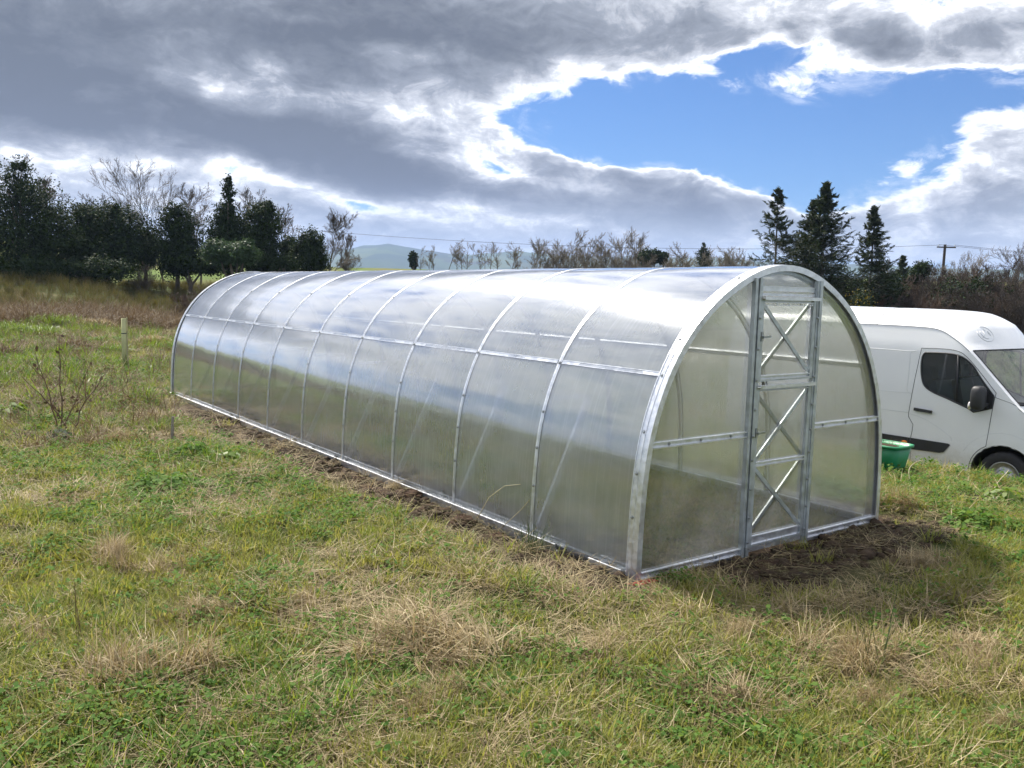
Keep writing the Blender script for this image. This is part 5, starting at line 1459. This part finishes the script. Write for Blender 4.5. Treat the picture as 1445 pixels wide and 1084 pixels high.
for k, (nm, px, d, bl, n, lab) in enumerate(IV):
    p = at_dist(px, d); dep = float((p-CAM)@_F); s = dep/FPX; B = []
    for (dx, yc, rx, ry) in bl:
        q = CAM+pray(px+dx, yc)*dep-p
        B.append((q[0], q[1], q[2], rx*s, max(rx*s*0.8, ry*s*0.5), ry*s))
    zmax = max(b[2] for b in B)
    tr = MB()
    tr.tube([(0, 0, -0.2), (0.05, 0, zmax*0.4), (B[0][0]*0.3, B[0][1]*0.3, zmax*0.8)], [0.16, 0.12, 0.05], 7)
    for b in B: tr.tube([(0.02, 0, max(0.2, zmax*0.25)), (b[0]*0.6, b[1]*0.6, (zmax*0.25+b[2])/2), (b[0], b[1], b[2])], [0.08, 0.06, 0.03], 5)
    e = empty(nm, tuple(p), label=lab, cat='bush' if 'bush' in lab or 'scrub' in lab or 'under' in lab or 'thicket' in lab else 'tree')
    obj('trunk', tr, M['bark'], e)
    obj('crown', mesh_np('crown', *foliage(B, int(n*4.2), 0.145 if d < 80 else 0.30, 300+k, 150, 0.15)), M['laurel' if nm == 'laurel_bush' else 'ivy'], e)

# bare shrubs: left reddish thicket, right hedge
SHR = [bare_tree(600+k, 3.2, 0.55, 0.03, 7, 6, 5, 3, 0.010, 0.08, 0.0, 6) for k in range(4)]
SHM = [(mesh_np('stems', *a, smooth=True), mesh_np('twigs', *b)) for a, b in SHR]
def shrub(px, d, h, k, mt, lab, group, wide=1.0):
    p = at_dist(px, d); e = empty('bare_shrub', (p[0], p[1], p[2]-0.05), k*1.9, label=lab, cat='shrub', group=group)
    e.scale = (h/3.2*wide, h/3.2*wide, h/3.2)
    for me, nm in zip(SHM[k % 4], ('stems', 'twigs')):
        me2 = me
        if len(me.materials) == 0: me.materials.append(None)
        o = obj(nm, me2, None, e); o.material_slots[0].link = 'OBJECT'; o.material_slots[0].material = mt
    return e
shrub(285, 50, 2.3, 0, M['twig_pale'], 'pale twiggy shrub before the laurel bush', 'bare shrubs at left', 1.2)
shrub(262, 49, 2.0, 1, M['twig_red'], 'reddish twiggy shrub left of the greenhouse rear', 'bare shrubs at left', 1.3)
shrub(310, 48, 1.9, 2, M['twig_red'], 'reddish shrub hugging the greenhouse rear', 'bare shrubs at left', 1.4)
shrub(395, 57, 2.6, 3, M['twig'], 'brown shrub below the round ivy tree', 'bare shrubs at left', 1.0)
shrub(352, 55, 1.9, 1, M['twig_red'], 'brown shrub in front of the ivy spire foot', 'bare shrubs at left', 1.3)
shrub(455, 62, 2.0, 2, M['twig'], 'brown shrub at the edge of the green hill', 'bare shrubs at left', 1.2)
shrub(205, 58, 2.2, 0, M['twig'], 'brown shrub under the widest bare tree', 'bare shrubs at left', 1.0)
rs = np.random.RandomState(21); i_ = 0
for row, (d, hh) in enumerate(((64, 4.6), (60, 4.2), (57, 3.4))):
    for px in np.arange(1200+row*9, 1500, 27):
        h = hh*rs.uniform(0.85, 1.15)*(0.88 if px < 1300 else 1.0)
        shrub(px+rs.uniform(-7, 7), d+rs.uniform(-1, 1), h, i_, M['twig_dark' if i_ % 3 else 'twig_red'], ('reddish' if i_ % 3 == 0 else 'brown')+' bare shrub in the '+('rear', 'middle', 'front')[row]+' row of the hedge behind the van', 'hedge shrubs behind the van', 1.0); i_ += 1
RT = [(1422, 66, 338, 11, 0.50, 'twig', 'dense brown leafless tree at the right edge'), (1385, 70, 348, 12, 0.55, 'twig_pale', 'pale leafless tree left of the right-edge tree'),
      (1345, 74, 356, 13, 0.55, 'twig_pale', 'pale leafless tree behind the telegraph pole'), (1315, 78, 366, 14, 0.5, 'twig_pale', 'short pale leafless tree left of the telegraph pole'),
      (1258, 70, 362, 17, 0.5, 'twig', 'thin leafless tree right of the lone conifer'),
      (1460, 64, 345, 15, 0.50, 'twig', 'leafless tree cut by the right edge'), (900, 96, 317, 16, 0.42, 'twig', 'tallest leafless tree above the greenhouse ridge')]
for (px, d, ty, sd_, spr, mt, lab) in RT:
    p = at_dist(px, d); dep = float((p-CAM)@_F); h = (CAM+pray(px, ty)*dep)[2]-p[2]
    tree_thing('bare_tree', px, d, bare_tree(40+sd_, h, spr*1.1, 0.012*h+0.02, 15, 8, 6, 4, 0.012, 0.10), M['bark'], M[mt], lab, group='leafless trees')
# far hedgerow behind the greenhouse: thin saplings
SAP = [bare_tree(700+k, 5.0, 0.36, 0.05, 12, 7, 5, 0, 0.013, 0.08) for k in range(4)]
SAPM = [(mesh_np('trunk', *a, smooth=True), mesh_np('crown', *b)) for a, b in SAP]
for a, b in SAPM: a.materials.append(M['bark']); b.materials.append(M['twig_pale'])
rs = np.random.RandomState(33)
row = [(px, 104, 6.0) for px in np.arange(752, 905, 5.5)]+[(px, 98, 4.9) for px in np.arange(945, 1068, 6.5)]+[(px, 120, 4.4) for px in np.arange(598, 745, 14)]+[(px, 103, 3.8) for px in np.arange(760, 1060, 6.5)]
for k, (px, d, h) in enumerate(row):
    p = at_dist(px+rs.normal(0, 7), d+rs.uniform(-3, 3)); hh = h*rs.uniform(0.8, 1.2)
    lab = ('thin leafless sapling of the far hedgerow left of the tallest tree above the ridge' if px < 900 else 'thin leafless sapling of the far hedgerow between the ridge evergreens and the conifers') if px > 748 else 'small leafless tree of the far hedge below the blue hills'
    e = empty('sapling', (p[0], p[1], p[2]-0.05), k*2.1, label=lab, cat='sapling', group='saplings of the far hedgerow' if px > 748 else 'small trees of the far hedge')
    e.scale = (hh/5*1.2, hh/5*1.2, hh/5)
    a, b = SAPM[k % 4]; obj('trunk', a, None, e); obj('crown', b, None, e)
# round bare bushes on the far hedge
for k, (px, ty, lab) in enumerate(((652, 350, 'rounded leafless tree of the far hedge, second from the dark evergreen'), (612, 353, 'rounded leafless tree next to the dark far evergreen'), (722, 352, 'rounded leafless tree at the right end of the far hedge gap'))):
    p = at_dist(px, 118); dep = float((p-CAM)@_F); h = (CAM+pray(px, ty)*dep)[2]-p[2]
    tree_thing('bare_tree', px, 118, bare_tree(880+k, h, 0.6, 0.08, 10, 6, 6, 3, 0.016), M['bark'], M['twig_pale'], lab, group='leafless trees')

# conifers
def conifer(seed, h, base=0.08, wid=0.26, n=120, lean=0.0):
    rs = np.random.RandomState(seed)
    T = np.zeros((1, 10, 3)); T[0, :, 2] = np.linspace(-0.2, h, 10); T[0, :, 0] = lean*np.linspace(0, 1, 10)**2
    tr = tubes_np(T, (0.015*h*np.linspace(1, 0.06, 10))[None], 7)
    f = base+(1-base)*rs.rand(n)**0.9; f = np.clip(f, 0, 0.985)
    lim = rs.uniform(0.75, 1.25, 24)                     # some sides and heights reach out further
    az_ = rs.uniform(0, 6.283, n)
    L = h*wid*1.15*(1-f)**0.95*rs.uniform(0.35, 1.2, n)*lim[((az_*1.9+f*14)*1.3).astype(int) % 24]+0.07
    K = 7; P = np.zeros((n, K, 3)); t = np.linspace(0, 1, K); dr = rs.uniform(0.0, 0.38, n); up = rs.uniform(0.10, 0.50, n)
    for k in range(K):
        r = L*t[k]; zz_ = h*f+L*(0.18*t[k]-dr*t[k]**1.4+up*t[k]**3.0)
        P[:, k] = np.stack([np.cos(az_)*r+lean*f**2, np.sin(az_)*r, zz_], 1)
    P[:, 2:] += rs.normal(0, 0.035, (n, K-2, 3))
    br = tubes_np(P, 0.022*np.linspace(1, 0.3, K)[None]*(L[:, None]/L.max()+0.25), 4)
    N2 = 11; parts = []
    tt = rs.uniform(0.15, 1.0, (n, N2)); i = np.minimum((tt*(K-1)).astype(int), K-2); fr = (tt*(K-1)-i)[..., None]; ii = np.arange(n)[:, None]
    b0 = P[ii, i]*(1-fr)+P[ii, i+1]*fr; d = unit(P[ii, i+1]-P[ii, i]); side = np.stack([-np.sin(az_), np.cos(az_), 0*az_], 1)[:, None]*np.sign(rs.rand(n, N2, 1)-0.5)
    sp = unit(d*0.9+side*rs.uniform(0.1, 1.0, (n, N2, 1))+rs.normal(0, 1, (n, N2, 1))*np.array([0, 0, 0.38])+np.array([0, 0, -0.12]))
    ls = (L[:, None]*0.26*(1.2-tt)+0.16)*rs.uniform(0.6, 1.3, (n, N2))*np.clip(0.3+1.6*(1-f), 0.3, 1)[:, None]
    for q in range(7):
        c = b0+sp*(ls*(0.08+0.16*q))[..., None]
        c = c.reshape(-1, 3)+rs.normal(0, 0.03, (n*N2, 3)); ax = unit(sp.reshape(-1, 3)+rs.normal(0, 0.2, (n*N2, 3)))
        r_ = rs.normal(0, 1, c.shape); w_ = unit(np.cross(ax, r_)); ln = 0.11*rs.uniform(0.7, 1.5, (len(c), 1)); wd = 0.019*rs.uniform(0.7, 1.4, (len(c), 1))
        V = np.stack([c-ax*ln, c+w_*wd, c+ax*ln, c-w_*wd], 1).reshape(-1, 3); parts.append((V, np.arange(len(V)).reshape(-1, 4)))
    return merge([tr, br]), merge(parts)
for (px, d, ty, sd_, wid, n, lean, lab) in (
        (1093, 55, 266, 1, 0.34, 170, -0.3, 'open-branched conifer at the left of the three'),
        (1158, 56, 256, 2, 0.35, 420, 0.4, 'tallest dense conifer behind the greenhouse roof'),
        (1138, 57, 282, 5, 0.32, 220, -0.2, 'conifer standing close behind the tallest one'),
        (1228, 57, 289, 3, 0.27, 240, 0.1, 'lone narrow conifer right of the tall pair'),
        (1272, 68, 360, 4, 0.30, 150, 0.0, 'small dark conifer left of the telegraph pole'),
        (992, 98, 342, 6, 0.34, 140, 0.2, 'small conifer standing in the far hedgerow')):
    p = at_dist(px, d); dep = float((p-CAM)@_F); h = (CAM+pray(px, ty)*dep)[2]-p[2]
    tree_thing('conifer', px, d, conifer(sd_, h, 0.08, wid, n, lean), M['bark'], M['conifer'], lab, rz=0.3*sd_)
# gorse in flower
p = at_dist(1212, 53); dep = float((p-CAM)@_F); q = CAM+pray(1216, 420)*dep-p
e = empty('gorse_bush', tuple(p), label='gorse bush with yellow flowers behind the greenhouse end', cat='bush')
B = [(q[0], q[1], q[2]*0.9, 0.85, 0.7, 0.8), (q[0]-0.6, q[1]+0.4, q[2]*0.5, 0.6, 0.6, 0.55), (q[0]+0.5, q[1]-0.3, q[2]*0.45, 0.5, 0.5, 0.5)]
obj('stems', MB().tube([(0, 0, -0.1), (q[0]*0.5, q[1]*0.5, q[2]*0.4), (q[0], q[1], q[2]*0.7)], [0.06, 0.05, 0.03], 5), M['bark'], e)
obj('spines', mesh_np('spines', *foliage(B, 2200, 0.12, 5, 60, 0.2)), M['gorse'], e)
obj('flowers', mesh_np('flowers', *foliage([(b[0], b[1], b[2]+0.12, b[3], b[4], b[5]) for b in B], 420, 0.085, 6, 40, 0.2)), M['gorse_flower'], e, kind='stuff')

# telegraph pole and wires
p = at_dist(1329, 78); dep = float((p-CAM)@_F); top = CAM+pray(1331, 346)*dep; h = top[2]-p[2]
e = empty('telegraph_pole', tuple(p), label='dark wooden telegraph pole with a crossarm behind the hedge', cat='pole')
obj('shaft', MB().tube([(0, 0, -0.3), (0.02, 0, h*0.5), (0.05, 0, h)], [0.15, 0.13, 0.10], 8), M['pole'], e)
ca = np.array((_r[0], _r[1], 0))
obj('crossarm', MB().bar(tuple(-ca*0.75+np.array((0.05, -0.12, h-0.22))), tuple(ca*0.75+np.array((0.05, -0.12, h-0.22))), 0.12, 0.10, (0, 0, 1)), M['pole'], e)
for s in (-0.65, 0.0, 0.65):
    c = ca*s+np.array((0.05, -0.12, h-0.16)); obj('insulator', MB().lathe([(0.0005, 0), (0.035, 0.0), (0.045, 0.05), (0.03, 0.12), (0.0005, 0.13)], tuple(c), 'z', 8), M['lamp'], e)
for s, sgn, lab in ((-0.65, 1, 'overhead wire running right from the telegraph pole'), (0.65, 1, 'second overhead wire running right from the telegraph pole'), (0.0, -1, 'overhead wire running left from the telegraph pole')):
    a = p+ca*s+np.array((0.05, -0.12, h-0.02)); b_ = a+(ca*60+np.array((0, 0, -0.5)))*sgn
    obj('overhead_wire', MB().tube([tuple(a*(1-f)+b_*f-np.array((0, 0, 4*1.1*f*(1-f)))) for f in np.linspace(0, 1, 16)], 0.012, 4), M['cable'], label=lab, cat='wire')

# ------------------------------------------------------------------ far hills and the air in front of them
azs = np.radians(np.linspace(-60, 130, 240)); prof_px = [(300, 372), (420, 366), (470, 356), (520, 349), (548, 346), (580, 352), (620, 358), (660, 361), (700, 357), (730, 356), (760, 360), (850, 364), (1000, 366), (1300, 380)]
pa = np.array([azel(x, 380)[0] for x, y in prof_px]); pe = np.array([azel(x, y)[1] for x, y in prof_px])
V = []; nr = 12; D0, D1 = 2600.0, 5200.0
for a in azs:
    e_ = float(np.interp(math.degrees(a), pa, pe)); e_ += 0.25*(fnoise(math.degrees(a), 3.0, 6, 81, 4)-0.5)
    topz = CAM[2]+math.tan(R_(e_))*4200
    for k in range(nr):
        f = k/(nr-1); d = D0+(D1-D0)*f; s = math.sin(math.pi*min(1, f/0.62*0.5)) if f < 0.62 else math.cos((f-0.62)/0.38*1.4)
        V.append((CAM[0]+d*math.sin(a), CAM[1]+d*math.cos(a), 6.0+(topz-6.0)*s+18*(fnoise(math.degrees(a)*3, k, 2.0, 91, 3)-0.5)*s))
n = len(azs); F = [(i*nr+k, (i+1)*nr+k, (i+1)*nr+k+1, i*nr+k+1) for i in range(n-1) for k in range(nr-1)]
m_, t, out = mat('far_hills'); pb = t.new('ShaderNodeBsdfDiffuse'); t.l.new(pb.outputs[0], out.inputs[0])
pos = t.new('ShaderNodeNewGeometry').outputs['Position']; vor = t.new('ShaderNodeTexVoronoi'); vor.inputs['Scale'].default_value = 0.006; t.l.new(pos, vor.inputs['Vector'])
sx = t.new('ShaderNodeSeparateXYZ'); t.l.new(vor.outputs['Color'], sx.inputs[0])
c = t.ramp(sx.outputs[0], [(0.0, (0.03, 0.045, 0.022)), (0.4, (0.06, 0.085, 0.03)), (0.7, (0.08, 0.10, 0.038)), (1.0, (0.04, 0.042, 0.024))]); t.l.new(c, pb.inputs[0])
obj('hills', mesh_np('hills', np.array(V), np.array(F), True), m_, kind='structure')

hz, t, out = mat('pale_air'); vol = t.new('ShaderNodeVolumePrincipled')
vol.inputs['Color'].default_value = (0.42, 0.57, 0.92, 1); vol.inputs['Density'].default_value = 0.00016; vol.inputs['Anisotropy'].default_value = 0.2
t.l.new(vol.outputs[0], out.inputs['Volume'])
obj('haze', MB().box(-8600, 8600, -8600, 8600, -4.0, 240), hz, kind='stuff', label='thin pale blue haze over the far hills', cat='haze')
